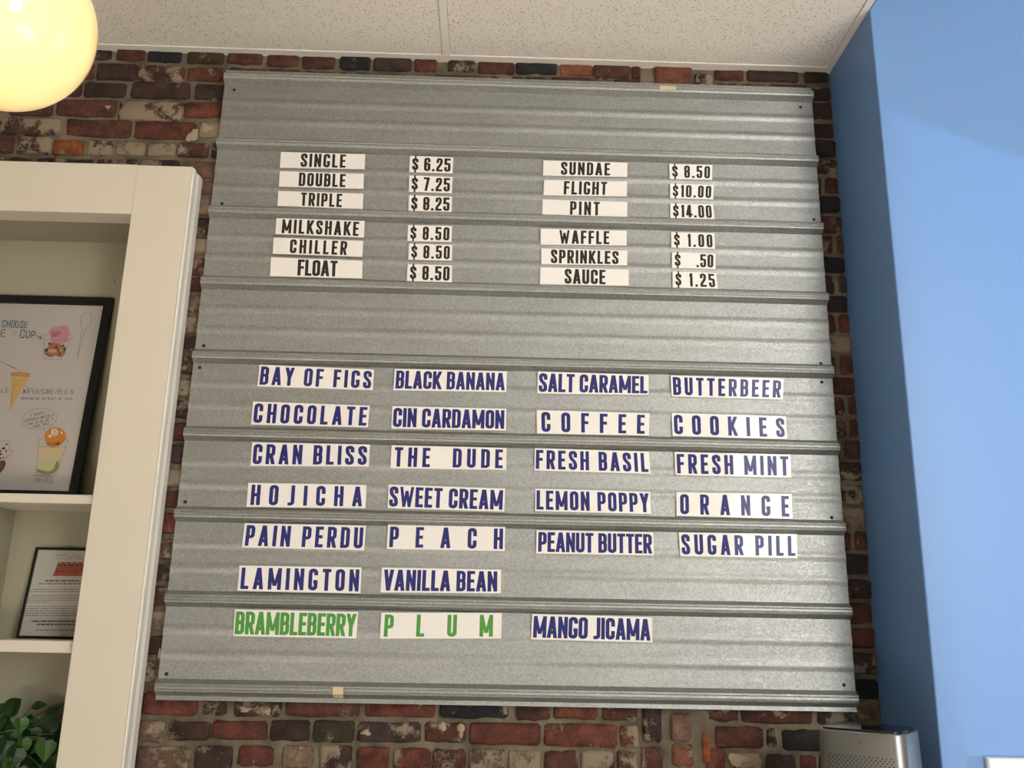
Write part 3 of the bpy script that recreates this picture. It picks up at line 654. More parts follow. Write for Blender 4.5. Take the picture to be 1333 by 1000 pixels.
FL = [
 (Z3, 'BAY OF FIGS', [(312, 48), (783, 68), (778, 152), (302, 136)], .015, .985), (Z3, 'CHOCOLATE', [(285, 200), (765, 217), (758, 306), (276, 294)], .015, .985),
 (Z3, 'CRAN BLISS', [(281, 368), (766, 378), (762, 468), (273, 465)], .015, .98), (Z3, 'HOJICHA', [(265, 536), (752, 545), (748, 640), (257, 634)], .03, .97),
 (Z3, 'PAIN PERDU', [(250, 703), (749, 713), (743, 814), (238, 802)], .02, .985), (Z3, 'LAMINGTON', [(229, 878), (732, 886), (727, 992), (220, 981)], .02, .985),
 (Z3, 'BLACK BANANA', [(870, 65), (1332, 76), (1330, 160), (864, 152)], .015, .985), (Z3, 'CIN CARDAMON', [(860, 219), (1330, 230), (1328, 319), (855, 311)], .012, .985),
 (Z3, 'THE  DUDE', [(857, 381), (1331, 392), (1329, 482), (852, 475)], .03, .97), (Z3, 'SWEET CREAM', [(845, 543), (1325, 560), (1321, 654), (840, 640)], .01, .985),
 (Z3, 'PEACH', [(842, 709), (1325, 718), (1323, 817), (836, 808)], .02, .985), (Z3, 'VANILLA BEAN', [(817, 886), (1308, 895), (1307, 992), (810, 988)], .02, .97),
 (Z4, 'SALT CARAMEL', [(65, 76), (521, 90), (521, 172), (62, 166)], .01, .99), (Z4, 'COFFEE', [(59, 235), (525, 249), (523, 340), (61, 331)], .04, .96),
 (Z4, 'FRESH BASIL', [(52, 393), (523, 407), (529, 498), (50, 484)], .01, .985), (Z4, 'LEMON POPPY', [(54, 560), (527, 573), (532, 664), (53, 652)], .01, .985),
 (Z4, 'PEANUT BUTTER', [(59, 732), (541, 741), (543, 835), (57, 827)], .015, .985), (Z4, 'BUTTERBEER', [(613, 92), (1079, 107), (1075, 190), (617, 178)], .015, .98),
 (Z4, 'COOKIES', [(617, 247), (1088, 262), (1092, 354), (621, 341)], .015, .985), (Z4, 'FRESH MINT', [(629, 409), (1107, 420), (1110, 513), (633, 503)], .015, .98),
 (Z4, 'ORANGE', [(636, 575), (1112, 583), (1115, 683), (638, 671)], .03, .975), (Z4, 'SUGAR PILL', [(647, 741), (1133, 749), (1135, 845), (652, 838)], .015, .985),
 (Z5, 'BRAMBLEBERRY', [(420, 312), (953, 323), (946, 437), (412, 427)], .01, .99), (None, 'PLUM', [(496.6, 797.8), (653, 798.4), (652.4, 831.4), (494.5, 831.4)], .03, .93),
 (Z6, 'MANGO JICAMA', [(443, 332), (962, 346), (963, 455), (437, 441)], .015, .985)]
for Z, tx, q, a, b in FL:
    g = tx in ('BRAMBLEBERRY', 'PLUM'); col = 'green' if g else 'navy blue'
    card('flavour_card', tx, [Z(p) for p in q] if Z else q, a, b, M['ink_green' if g else 'ink_navy'], 'long white card lettered %s in %s on the lower steel sheet' % (' '.join(tx.split()), col), 'flavour name cards on the lower sheet', cap=.86)

# ------------------------------------------------------------------ built-in shelf
YF = -.06; YB = .165
shelf = empty('built_in_shelf', (-.6, 0, 0)); tag(shelf, 'cream painted built-in shelf unit set into the brick wall at the left', 'shelving')
def sp(name, mat, boxes, lab=None, b=0.0):
    mb = MB()
    for q in boxes: mb.box(*q, b)
    q = boxes[0]; o = mb.build(name, mat, shelf, ((q[0] + q[1]) / 2, (q[2] + q[3]) / 2, (q[4] + q[5]) / 2))
    if lab: o['label'] = lab
    return o
sp('stile', M['cream'], [(-.2105, -.0468, YF, .01, .1, 2.8815)], b=.0015)
sp('rail', M['cream'], [(-1.55, -.2108, YF, .01, 2.7215, 2.8825)], b=.0012)
def side_trim():
    mb = MB(); pts = [(-.0466, YF - .001), (-.0448, YF - .002), (-.0418, YF + .001), (-.0405, YF + .008), (-.0408, YF + .020), (-.0432, YF + .026), (-.0445, YF + .030), (-.0430, YF + .036), (-.0395, YF + .045), (-.0385, .012), (-.0466, .012)]
    n = len(pts)
    for k in range(n):
        p, q = pts[k], pts[(k + 1) % n]; mb.face([(p[0], p[1], .1), (q[0], q[1], .1), (q[0], q[1], 2.876), (p[0], p[1], 2.876)], True)
    mb.face([(p[0], p[1], 2.876) for p in pts]); mb.face([(-.036, -.02, 2.858), (-.0385, -.02, 2.86), (-.031, -.015, 2.8545)])
    o = mb.build('edge_moulding', M['lit_trim'], shelf, (-.043, -.03, 1.5)); o['label'] = 'glossy moulding down the right edge, whitened for the window light'
side_trim()
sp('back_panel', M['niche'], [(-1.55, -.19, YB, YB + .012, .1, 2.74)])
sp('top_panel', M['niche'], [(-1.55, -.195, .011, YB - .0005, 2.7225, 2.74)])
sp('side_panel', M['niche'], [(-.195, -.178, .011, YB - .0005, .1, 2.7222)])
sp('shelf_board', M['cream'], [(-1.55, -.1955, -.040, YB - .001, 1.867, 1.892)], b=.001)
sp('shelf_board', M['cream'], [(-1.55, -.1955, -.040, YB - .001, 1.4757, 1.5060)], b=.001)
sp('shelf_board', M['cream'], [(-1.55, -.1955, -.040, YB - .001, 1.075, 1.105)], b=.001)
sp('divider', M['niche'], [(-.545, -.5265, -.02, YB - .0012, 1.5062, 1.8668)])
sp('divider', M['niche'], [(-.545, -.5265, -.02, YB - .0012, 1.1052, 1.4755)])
sp('nail_hole', M['hole'], [(at(148.5, 367, YB - .001).x, at(149.8, 367, YB - .001).x, YB - .0008, YB + .001, at(148, 367.5, YB).z, at(148, 366, YB).z)])

# ------------------------------------------------------------------ drawn poster
class Plane:
    def __init__(s, bl, tl):
        s.o = Vector(bl); s.ex = Vector((1, 0, 0)); s.ez = (Vector(tl) - s.o).normalized(); s.n = s.ex.cross(s.ez).normalized()
        if s.n.y > 0: s.n = -s.n
    def w(s, x, z, d=0.0): return s.o + s.ex * x + s.ez * z + s.n * d
    def px(s, u, v, d=0.0):
        p = atplane(u, v, s.o + s.n * d, s.n); return p
def pframe(name, pl, x0, x1, H, bar, mat, root, depth=.018):
    mb = MB()
    def ring(x0, x1, z0, z1, d): return [pl.w(x0, z0, d), pl.w(x1, z0, d), pl.w(x1, z1, d), pl.w(x0, z1, d)]
    o1 = ring(x0, x1, 0, H, -.004); o2 = ring(x0 + .001, x1 - .001, .001, H - .001, depth * .6); i2 = ring(x0 + bar - .001, x1 - bar + .001, bar - .001, H - bar + .001, depth * .6); i1 = ring(x0 + bar, x1 - bar, bar, H - bar, 0)
    for A, Bb in ((o1, o2), (o2, i2), (i2, i1), (i1, o1)):
        for k in range(4): mb.face([A[k], A[(k + 1) % 4], Bb[(k + 1) % 4], Bb[k]])
    return mb.build(name, mat, root, wloc(root))
def sheetp(name, pl, x0, x1, z0, z1, d, mat, root):
    mb = MB(); mb.face([pl.w(x0, z0, d), pl.w(x1, z0, d), pl.w(x1, z1, d), pl.w(x0, z1, d)]); return mb.build(name, mat, root, wloc(root))
XR = -.3215
pl1 = Plane((XR, .100, 1.8925), (XR, .1575, 2.5325)); H1 = .6425
post = empty('framed_poster', (XR - .25, .1, 1.8925)); tag(post, 'large black-framed hand-drawn ice cream poster leaning on the upper shelf', 'poster')
BAR = .026
pframe('frame', pl1, -.52, 0, H1, BAR, M['black_frame'], post)
sheetp('paper', pl1, -.52 + BAR - .002, -BAR + .002, BAR - .002, H1 - BAR + .002, .0005, M['poster_paper'], post)
sheetp('glazing', pl1, -.52 + BAR - .001, -BAR + .001, BAR - .001, H1 - BAR + .001, .0045, M['glass'], post)
def blobpoly(pl, pts, d): return [pl.px(u, v, d) for u, v in pts]
def ell(cx, cy, rx, ry, n=20, ang=0, wob=0, seed=1):
    rnd = random.Random(seed); out = []
    for k in range(n):
        t = 2 * math.pi * k / n; q = 1 + rnd.uniform(-wob, wob); x = math.cos(t) * rx * q; y = math.sin(t) * ry * q
        out.append((cx + x * math.cos(ang) - y * math.sin(ang), cy + x * math.sin(ang) + y * math.cos(ang)))
    return out
def line_faces(mb, pl, pts, wpx, d, closed=False):
    for poly in stroke_polys([Vector(p) for p in pts], wpx / 2, closed): mb.face([pl.px(q.x, q.y, d) for q in poly])
def hand(mb, pl, text, x0, y0, x1, y1, hpx, wpx, d, seed=3, jit=.6):
    """hand lettering from (x0,y0) to (x1,y1) baseline in px"""
    rnd = random.Random(seed); n = len(text); dx = (x1 - x0) / n; dy = (y1 - y0) / n
    for i, ch in enumerate(text):
        if ch == ' ': continue
        w, strokes = GL[ch]; cw = dx * .62 if ch != 'I' else dx * .2
        sl = rnd.uniform(-.05, .12); hs = hpx * rnd.uniform(.9, 1.08)
        for fl, pts in strokes:
            q = [Vector((x, min(1, max(0, y)))) for x, y in pts]
            if 'r' in fl: q = rounded(q, .35, 'c' in fl)
            q = [Vector((x0 + dx * i + (p.x * cw) + p.y * hs * (.10 + sl), y0 + dy * i - p.y * hs)) for p in q]
            for poly in stroke_polys(q, wpx / 2, 'c' in fl): mb.face([pl.px(r.x, r.y, d) for r in poly])
ink('pencil_grey', (0.10, 0.09, 0.085)); ink('teal_pen', (0.035, 0.10, 0.13)); ink('pink_paint', (0.52, 0.26, 0.29)); ink('deep_pink_paint', (0.42, 0.14, 0.19)); ink('cookie_paint', (0.36, 0.17, 0.07)); ink('cookie_light', (0.58, 0.36, 0.20))
ink('chip_brown', (0.06, 0.022, 0.012)); ink('cone_yellow', (0.60, 0.42, 0.15)); ink('cone_orange', (0.56, 0.27, 0.08)); ink('orange_paint', (0.62, 0.24, 0.025)); ink('white_paint', (0.74, 0.70, 0.66))
ink('pale_yellow_paint', (0.60, 0.48, 0.27)); ink('green_paint', (0.24, 0.28, 0.08)); ink('pale_green_paint', (0.50, 0.50, 0.30)); ink('choc_paint', (0.15, 0.055, 0.028)); ink('tan_pen', (0.40, 0.27, 0.18)); ink('cone_line', (0.40, 0.27, 0.09))
def drawing(name, mat, fn, root=post, lab=None):
    mb = MB(); fn(mb); o = mb.build(name, M[mat], root, wloc(root))
    if lab: o['label'] = lab
D0 = .0012
def P1(a, b): return (a / 8.887, 385 + b / 8.887)
def P2(a, b): return (a / 10.254, 475 + b / 10.254)
def P3(a, b): return (a / 10.0, 550 + b / 10.0)
drawing('pen_lettering', 'teal_pen', lambda m: (hand(m, pl1, 'CHOOSE', 2.6, 425.8, 37.5, 427, 8.2, 1.1, D0, 5), hand(m, pl1, 'CONE', -24, 437, 9.6, 438.4, 8.2, 1.1, D0, 6), hand(m, pl1, 'CUP', 26.5, 439.5, 48, 440.5, 9.4, 1.2, D0, 8),
        line_faces(m, pl1, [(46.5, 436.5), (53.5, 440.2)], .9, D0), line_faces(m, pl1, [(52.3, 436.5), (54, 440.5), (50.5, 441)], .9, D0)), lab='teal hand lettering CHOOSE CONE OR CUP')
drawing('pen_lettering', 'tan_pen', lambda m: hand(m, pl1, 'OR', 15, 436.5, 22.5, 437, 5.5, .5, D0, 9))
drawing('pencil_lettering', 'pencil_grey', lambda m: (hand(m, pl1, 'WAFFLE', -22, 510.5, 13, 511, 5.6, .55, D0, 12), hand(m, pl1, 'WAFER/CAKE/PLAIN', 30, 512.5, 96, 513.5, 6.2, .55, D0, 13), hand(m, pl1, 'DEPENDING ON WHAT WE HAVE', 27.5, 520.3, 95, 520.5, 2.6, .42, D0, 14),
        hand(m, pl1, 'TRIPLE', 44, 628.5, 71, 628.5, 6.4, .6, D0, 15), hand(m, pl1, '1 SCOOP', 38.5, 542.5, 58, 538.3, 3.2, .4, D0, 16), hand(m, pl1, 'APPROXIMATELY', 32, 549.5, 71, 541.5, 3.3, .42, D0, 17),
        hand(m, pl1, 'THE SIZE OF A', 36, 554, 70, 546.5, 3.0, .42, D0, 18), hand(m, pl1, 'POOL BALL', 43.5, 557.5, 66, 551.5, 3.2, .42, D0, 19)), lab='faint pencil hand lettering')
def outlines(m):
    line_faces(m, pl1, ell(51.2, 545.5, 23, 13.6, 28, -.14), .35, D0, True)
    line_faces(m, pl1, [(55.5, 557.5), (58.5, 562.5)], .35, D0)
    spn = [P1(895, 735), P1(905, 640), P1(930, 500), P1(948, 400), P1(930, 310), P1(950, 230), P1(1000, 190), P1(1045, 195), P1(1065, 250), P1(1050, 320), P1(1000, 370), P1(975, 420), P1(955, 500), P1(915, 640), P1(895, 735)]
    line_faces(m, pl1, spn, .4, D0)
    line_faces(m, pl1, [P1(500, 455), P1(515, 500), P1(510, 640), P1(500, 725), P1(600, 742), P1(715, 735), P1(770, 600), P1(815, 510), P1(845, 462), P1(800, 450)], .4, D0); line_faces(m, pl1, [P1(500, 455), P1(570, 445)], .4, D0); line_faces(m, pl1, [P1(515, 505), P1(660, 520), P1(815, 510)], .35, D0)
    line_faces(m, pl1, [P1(-40, 740), P1(180, 838)], .4, D0); line_faces(m, pl1, [P2(90, 0), P2(255, 75)], .4, D0); line_faces(m, pl1, [P2(330, 275), P2(400, 315)], .4, D0)
    line_faces(m, pl1, [P3(500, 215), P3(505, 310), P3(468, 660), P3(480, 690), P3(720, 700), P3(860, 310), P3(890, 235), P3(845, 222)], .4, D0); line_faces(m, pl1, [P3(500, 215), P3(565, 212)], .4, D0); line_faces(m, pl1, [P3(505, 310), P3(680, 325), P3(860, 315)], .35, D0); line_faces(m, pl1, [P3(410, 688), P3(560, 700), P3(720, 702)], .4, D0)
    line_faces(m, pl1, [P3(-80, 300), P3(60, 232), P3(120, 250), P3(125, 330), P3(170, 375), P3(130, 435), P3(60, 440)], .4, D0)
drawing('pencil_outline', 'pencil_grey', outlines)
def shape(mat, *polys, d=.0009, name='painted_shape'):
    def fn(m):
        for p in polys: m.face(blobpoly(pl1, p, d))
    drawing(name, mat, fn)
shape('pink_paint', [P1(570, 400), P1(620, 365), P1(720, 348), P1(765, 340), P1(790, 370), P1(808, 445), P1(795, 500), P1(760, 545), P1(690, 560), P1(610, 545), P1(580, 520), P1(590, 470), P1(568, 440)], name='pink_scoop')
shape('deep_pink_paint', ell(*P1(645, 445), 6.5, 3.6, 14, -.3, .15, 2), d=.0011, name='pink_shading')
shape('cookie_paint', [P1(575, 540), P1(650, 545), P1(735, 575), P1(765, 610), P1(755, 665), P1(715, 705), P1(660, 705), P1(640, 690), P1(600, 715), P1(550, 705), P1(510, 660), P1(512, 620), P1(560, 590)], d=.0010, name='cookie_scoop')
shape('cookie_light', ell(*P1(610, 640), 6.0, 2.6, 12, 0, .15, 4), ell(*P1(700, 630), 1.8, 1.6, 10), d=.00115, name='cookie_highlight')
shape('chip_brown', *[ell(*P1(a, b), r1, r2, 9, 0, .15, a) for a, b, r1, r2 in ((570, 555, 1.3, 1.9), (600, 562, .6, 1), (650, 595, 1.5, 2.2), (735, 575, 1.7, 1.3), (540, 632, 1.8, 2.2), (678, 632, 1.3, 1.6), (690, 670, 1.6, 1.3), (540, 680, 1.4, 1.1), (750, 620, 1.3, 2.6), (575, 690, 1.2, .9), (700, 700, 2.2, .8))], d=.0013, name='chocolate_chips')
shape('cone_yellow', [P2(145, 150), P2(270, 178), P2(385, 170), P2(330, 270), P2(240, 420), P2(130, 622), P2(126, 600), P2(155, 300)], d=.0008, name='cone_drawing')
shape('cone_orange', [P2(140, 110), P2(270, 92), P2(405, 118), P2(400, 150), P2(370, 168), P2(260, 160), P2(160, 150), P2(140, 135)], d=.0010, name='cone_rim')
drawing('cone_hatching', 'cone_line', lambda m: [line_faces(m, pl1, [P2(155 - k * 4, 215 + k * 45), P2(355 - k * 28, 215 + k * 45)], .28, D0) for k in range(8)] + [line_faces(m, pl1, [P2(165 + k * 45, 205), P2(140 + k * 12, 520 - k * 80)], .28, D0) for k in range(4)])
shape('orange_paint', ell(*P3(718, 185), 14.3, 12.2, 24, -.1), [P3(590, 250), P3(690, 275), P3(800, 250), P3(770, 300), P3(690, 320), P3(620, 305)], d=.0011, name='pool_ball_scoop')
shape('white_paint', ell(*P3(712, 128), 4.6, 4.6, 16), ell(*P3(652, 178), 2.3, 1.7, 12), ell(*P3(800, 135), 1.0, 2.1, 10, -.3), d=.0013, name='ball_spot')
drawing('ball_number', 'pencil_grey', lambda m: hand(m, pl1, '5', 69.3, 566, 75, 566, 5.5, .7, .0015, 20))
shape('pale_yellow_paint', ell(*P3(590, 410), 8.5, 9.2, 18, 0, .06, 3), ell(*P3(725, 395), 9, 8.6, 18, 0, .06, 5), d=.0008, name='yellow_scoop')
shape('pale_green_paint', ell(*P3(620, 580), 14.2, 10.3, 20, -.1, .04, 3), d=.0009, name='green_scoop')
shape('green_paint', [P3(475, 600), P3(540, 620), P3(640, 640), P3(700, 600), P3(735, 500), P3(765, 510), P3(765, 590), P3(720, 650), P3(640, 682), P3(540, 670), P3(485, 640)], d=.0010, name='green_shading')
shape('choc_paint', [P3(-60, 500), P3(0, 500), P3(60, 490), P3(78, 530), P3(55, 600), P3(0, 665), P3(-60, 700)], d=.0009, name='brown_scoop')
shape('chip_brown', *[ell(*P3(a, b), r1, r2, 9, an, .15, a + 99) for a, b, r1, r2, an in ((87, 285, 1.9, 1.0, -.5), (47, 338, 2.6, 1.5, -.4), (80, 375, 1.0, 1.7, 0), (5, 372, 1.8, 1.2, .6), (8, 413, 1.7, 1.5, 0), (42, 462, 1.5, .9, -.6), (5, 467, 1.4, 1.5, 0), (82, 462, .9, .7, 0), (130, 360, .7, .6, 0))], d=.0013, name='chocolate_chips')

# ------------------------------------------------------------------ small framed notice
pl2 = Plane((-.4472, .1205, 1.5067), (-.4472, .1600, 1.762)); H2 = .2575
noti = empty('framed_notice', (-.33, .12, 1.5067)); tag(noti, 'small thin-framed printed notice leaning on the middle shelf above the plant', 'notice')
W2 = .2; BAR2 = .0075
pframe('frame', pl2, 0, W2, H2, BAR2, M['black_frame'], noti, .012)
sheetp('paper', pl2, BAR2 - .001, W2 - BAR2 + .001, BAR2 - .001, H2 - BAR2 + .001, .0005, M['paper'], noti)
sheetp('glazing', pl2, BAR2 - .0005, W2 - BAR2 + .0005, BAR2 - .0005, H2 - BAR2 + .0005, .0035, M['glass'], noti)
ink('notice_red', (0.32, 0.055, 0.03)); ink('print_grey', (0.10, 0.09, 0.08)); ink('cherry_dark', (0.035, 0.012, 0.01)); ink('title_grey', (0.24, 0.23, 0.20))
def Q1(a, b): return (20 + a / 13.33, 705 + b / 13.33)
def Q2(a, b): return (20 + a / 13.33, 765 + b / 13.33)
def nshape(name, mat, polys, d):
    mb = MB()
    for p in polys: mb.face([pl2.px(u, v, d) for u, v in p])
    mb.build(name, M[mat], noti, wloc(noti))
nshape('red_photo', 'notice_red', [[Q1(745, 355), Q1(1420, 362), Q1(1370, 605), Q1(650, 598)]], .0009)
nshape('cherry', 'cherry_dark', [ell(*Q1(a, 395), 2.5, 2.3, 12) for a in (775, 865, 970, 1075, 1170, 1265)] + [ell(*Q1(a, 505), 2.2, 2.2, 12) for a in (735, 835, 945, 1060, 1170, 1280)], .0011)
nshape('cherry_glint', 'white_paint', [ell(*Q1(a, 382), 1.2, .7, 10) for a in (780, 870, 975, 1075, 1175)] + [ell(*Q1(a, 500), .7, .7, 8) for a in (735, 840, 948, 1062)], .0013)
def nhand(name, mat, items, lab=None):
    mb = MB()
    for tx, p0, p1, h, w in items: hand(mb, pl2, tx, *p0, *p1, h, w, .0010, 3)
    o = mb.build(name, M[mat], noti, wloc(noti))
    if lab: o['label'] = lab
nhand('title_lettering', 'title_grey', [('SORRY', Q1(715, 262), Q1(945, 262), 2.9, .55), ('NO SAMPLES', Q1(895, 315), Q1(1400, 318), 2.9, .55)], 'grey title SORRY NO SAMPLES')
mb = MB(); line_faces(mb, pl2, [Q1(960, 255), Q1(1400, 258)], .5, .001); line_faces(mb, pl2, [Q1(695, 300), Q1(880, 302)], .5, .001); mb.build('title_rule', M['notice_red'], noti, wloc(noti))
def textlines():
    mb = MB(); rnd = random.Random(5)
    def ln(a, b, x1, h):
        x = a
        while x < x1:
            w = rnd.uniform(18, 85); e = min(x + w, x1)
            line_faces(mb, pl2, [Q1(x, b), Q1(e, b)], h, .001); x = e + rnd.uniform(9, 18)
    for a, b, h in ((520, 682, 2.0), (410, 733, 1.35)): ln(a, b, 1300, h)
    for a, b in ((300, 830), (255, 868), (285, 940), (230, 982), (215, 1020), (215, 1056), (230, 1130), (190, 1170), (175, 1208), (165, 1245), (160, 1285)): ln(a, b, 600 if b == 1056 else 1290, .8)
    for a, b, h in ((280, 1385, 2.3), (365, 1442, 2.2), (350, 1540, 1.2)): ln(a, b, 1290, h)
    mb.build('fine_print', M['print_grey'], noti, wloc(noti))['kind'] = 'stuff'
textlines()

# ------------------------------------------------------------------ pothos plant
M['leaf'] = new_mat('pothos_leaf', (0.02, 0.07, 0.01), .38); color_var(M['leaf'], 30, (0.005, 0.018, 0.004), (0.013, 0.05, 0.006))
M['leaf_light'] = new_mat('young_pothos_leaf', (0.09, 0.27, 0.03), .38); color_var(M['leaf_light'], 30, (0.02, 0.07, 0.006), (0.045, 0.13, 0.014))
M['stem'] = new_mat('pothos_stem', (0.06, 0.14, 0.03), .5)
M['pot'] = new_mat('woven_pot', (0.42, 0.37, 0.29), .85)
def weave(m):
    tc = N(m, 'ShaderNodeTexCoord'); w1 = N(m, 'ShaderNodeTexWave', i_Scale=90.0); w1.bands_direction = 'Z'
    w2 = N(m, 'ShaderNodeTexWave', i_Scale=90.0); w2.bands_direction = 'X'
    for w in (w1, w2): Lk(m, tc.outputs['Object'], w.inputs['Vector'])
    mu = N(m, 'ShaderNodeMath', operation='MULTIPLY'); Lk(m, w1.outputs['Fac'], mu.inputs[0]); Lk(m, w2.outputs['Fac'], mu.inputs[1])
    bp = N(m, 'ShaderNodeBump', i_Strength=1.0, i_Distance=.003); Lk(m, mu.outputs[0], bp.inputs['Height']); Lk(m, bp.outputs[0], bsdf(m).inputs['Normal'])
    r = N(m, 'ShaderNodeValToRGB'); r.color_ramp.elements[0].color = (.24, .20, .14, 1); r.color_ramp.elements[1].color = (.55, .49, .38, 1); Lk(m, mu.outputs[0], r.inputs[0]); Lk(m, r.outputs[0], bsdf(m).inputs['Base Color'])
weave(M['pot'])
PX, PY = -.425, .060
plant = empty('potted_pothos', (PX, PY, 1.1055)); tag(plant, 'green trailing pothos in a woven beige pot on the lowest visible shelf', 'plant')
mb = MB(); mb.lathe([(.0005, 1.1055), (.050, 1.1055), (.053, 1.115), (.060, 1.195), (.062, 1.208), (.058, 1.209), (.056, 1.200), (.0005, 1.198)], PX, PY, 32); mb.build('pot', M['pot'], plant, (PX, PY, 1.1055))
M['soil'] = new_mat('potting_soil', (0.03, 0.02, 0.014), .95)
mb = MB(); mb.lathe([(.0005, 1.202), (.0555, 1.2)], PX, PY, 24); mb.build('soil', M['soil'], plant, (PX, PY, 1.2))
def leaf_mesh(name, mat):
    mb = MB(); prof = [(0.0, 0.0, 0), (-.10, .34, 1), (.12, .52, 1), (.38, .50, 1), (.62, .36, 1), (.84, .16, 1), (1.0, 0.0, 0)]
    mid = [(.0, 0), (.08, 0), (.14, 0), (.38, 0), (.62, 0), (.84, 0), (1.0, 0)]
    def pt(l, w): return (w, -.12 * (l - .3) ** 2 * 2 - abs(w) * -.25, l)
    for k in range(6):
        a, b = prof[k], prof[k + 1]; m0, m1 = mid[k], mid[k + 1]
        for s in (1, -1):
            q = [pt(m0[0], 0), pt(a[0], a[1] * s), pt(b[0], b[1] * s), pt(m1[0], 0)]
            if k == 0: q = [pt(0.05, 0), pt(-.10, .34 * s), pt(mid[1][0], 0)]; q = [pt(0, 0), pt(-.1, .30 * s), pt(.12, .52 * s), pt(.14, 0)]
            if k == 1: continue
            mb.face(q, True)
    me = bpy.data.meshes.new(name); me.from_pydata(mb.v, [], mb.f)
    for p in me.polygons: p.use_smooth = True
    me.materials.append(mat); return me
LM = [leaf_mesh('leaf', M['leaf']), leaf_mesh('leaf', M['leaf_light'])]
def leaf(u, v, y, size, direction, face=(0, -1, .25), light=0, stem=None):
    """leaf base at px (u,v) at depth y, pointing along direction (x,z) in the wall plane"""
    c = at(u, v, y); ez = Vector((direction[0], direction[2] if len(direction) > 2 else 0, direction[1])).normalized(); n = Vector(face).normalized()
    ex = ez.cross(-n).normalized(); ey = ez.cross(ex).normalized()
    if ey.y < 0: ex, ey = -ex, -ey
    o = bpy.data.objects.new('leaf', LM[light]); COL.objects.link(o); o.parent = plant
    R = Matrix((ex, ey, ez)).transposed().to_4x4()
    o.matrix_local = Matrix.Translation(c - Vector(plant.location)) @ R @ Matrix.Scale(size, 4)
    stems.append((c, Vector((PX + random.uniform(-.03, .03), PY + random.uniform(-.02, .03), 1.2))))
stems = []
for q in [(8, 925, .07, .050, (.6, .45)), (-6, 935, .06, .060, (.4, .3)), (27, 936, .03, .040, (.1, -1), (-.1, -1, .3), 1), (45, 916, .10, .036, (.9, -.15), (0, -.6, 1)), (62, 925, .11, .05, (1, .35), (0, -.6, .9)), (58, 930, .06, .045, (.7, -.1), (0, -.7, .8)),
          (18, 950, .03, .055, (-.4, -.9)), (40, 950, .05, .050, (.2, -1)), (60, 940, .06, .050, (.5, -.8)), (74, 942, .08, .052, (.3, -.9)), (50, 960, .04, .045, (-.3, -1)),
          (59, 966, .0, .050, (.10, -1), (.1, -1, .2), 1), (30, 962, .01, .042, (.1, -1), (-.2, -1, .3), 1), (10, 965, .01, .055, (-.3, -.9)), (-5, 960, .03, .06, (0, -1)), (22, 975, .0, .05, (-.2, -1)), (2, 985, .01, .05, (.2, -1)), (70, 965, .07, .05, (.2, -1)), (80, 955, .09, .05, (.4, -.8)),
          (45, 935, .08, .05, (-.3, -.7)), (0, 945, .08, .05, (.5, -.5)), (35, 945, .09, .05, (.6, -.4)), (14, 988, .0, .045, (0, -1), (0, -1, .2), 1), (-15, 950, .05, .06, (-.5, -.5)), (68, 985, .05, .05, (.4, -1)), (80, 975, .08, .05, (.2, -1)), (-14, 975, .03, .055, (-.3, -1)), (24, 1000, .0, .05, (.1, -1)), (5, 1005, -.01, .05, (-.1, -1)), (64, 1010, .03, .05, (.2, -1))]:
    leaf(*q)
rnd = random.Random(11)
for k in range(26):
    u = rnd.uniform(-30, 84); v = rnd.uniform(945, 1000); leaf(u, v, rnd.uniform(.05, .12), rnd.uniform(.038, .055), (rnd.uniform(-.8, .8), rnd.uniform(-1, .2)), (rnd.uniform(-.4, .4), -1, rnd.uniform(0, .7)), 0)
mb = MB()
for a, b in stems:
    m_ = (a + b) / 2 + Vector((0, -.005, .03)); mb.tube([tuple(b), tuple((b + m_) / 2 + Vector((0, 0, .01))), tuple(m_), tuple(a)], .0013, 5)
mb.build('stems', M['stem'], plant, (PX, PY, 1.2))['kind'] = 'stuff'

# ------------------------------------------------------------------ globe pendant
gc = at(3, 27, -1.15); GR = at(123, 25, -1.15).x - gc.x; GR *= .965
def globe_mat():
    m = new_mat('glowing_opal_glass', (0.85, 0.75, 0.5), .25, coat=1.0, coat_rough=.02); b = bsdf(m)
    b.inputs['Emission Color'].default_value = (1.0, 0.87, 0.56, 1); b.inputs['Emission Strength'].default_value = .86
    b.inputs['Coat Tint'].default_value = (1.0, .86, .62, 1)
    return m
M['globe'] = globe_mat(); M['brass'] = new_mat('brushed_brass', (0.55, 0.38, 0.16), .3, 1.0)
lamp = empty('globe_pendant', (gc.x, gc.y, gc.z)); tag(lamp, 'glowing cream glass globe pendant lamp hanging from the ceiling', 'lamp')
mb = MB(); prof = [(max(.0003, GR * math.sin(math.pi * k / 40)), gc.z - GR * math.cos(math.pi * k / 40)) for k in range(41)]; mb.lathe(prof, gc.x, gc.y, 64); mb.build('globe', M['globe'], lamp, gc)
mb = MB(); mb.lathe([(.001, gc.z + GR - .012), (.045, gc.z + GR - .012), (.045, gc.z + GR + .02), (.02, gc.z + GR + .03), (.001, gc.z + GR + .03)], gc.x, gc.y, 24); mb.build('fitter', M['brass'], lamp, gc)
mb = MB(); mb.tube([(gc.x, gc.y, gc.z + GR + .02), (gc.x, gc.y, ZC - .018)], .006, 10); mb.build('rod', M['brass'], lamp, gc)
mb = MB(); mb.lathe([(.001, ZC - .022), (.055, ZC - .02), (.06, ZC - .002), (.001, ZC - .0015)], gc.x, gc.y, 24); mb.build('canopy', M['brass'], lamp, gc)

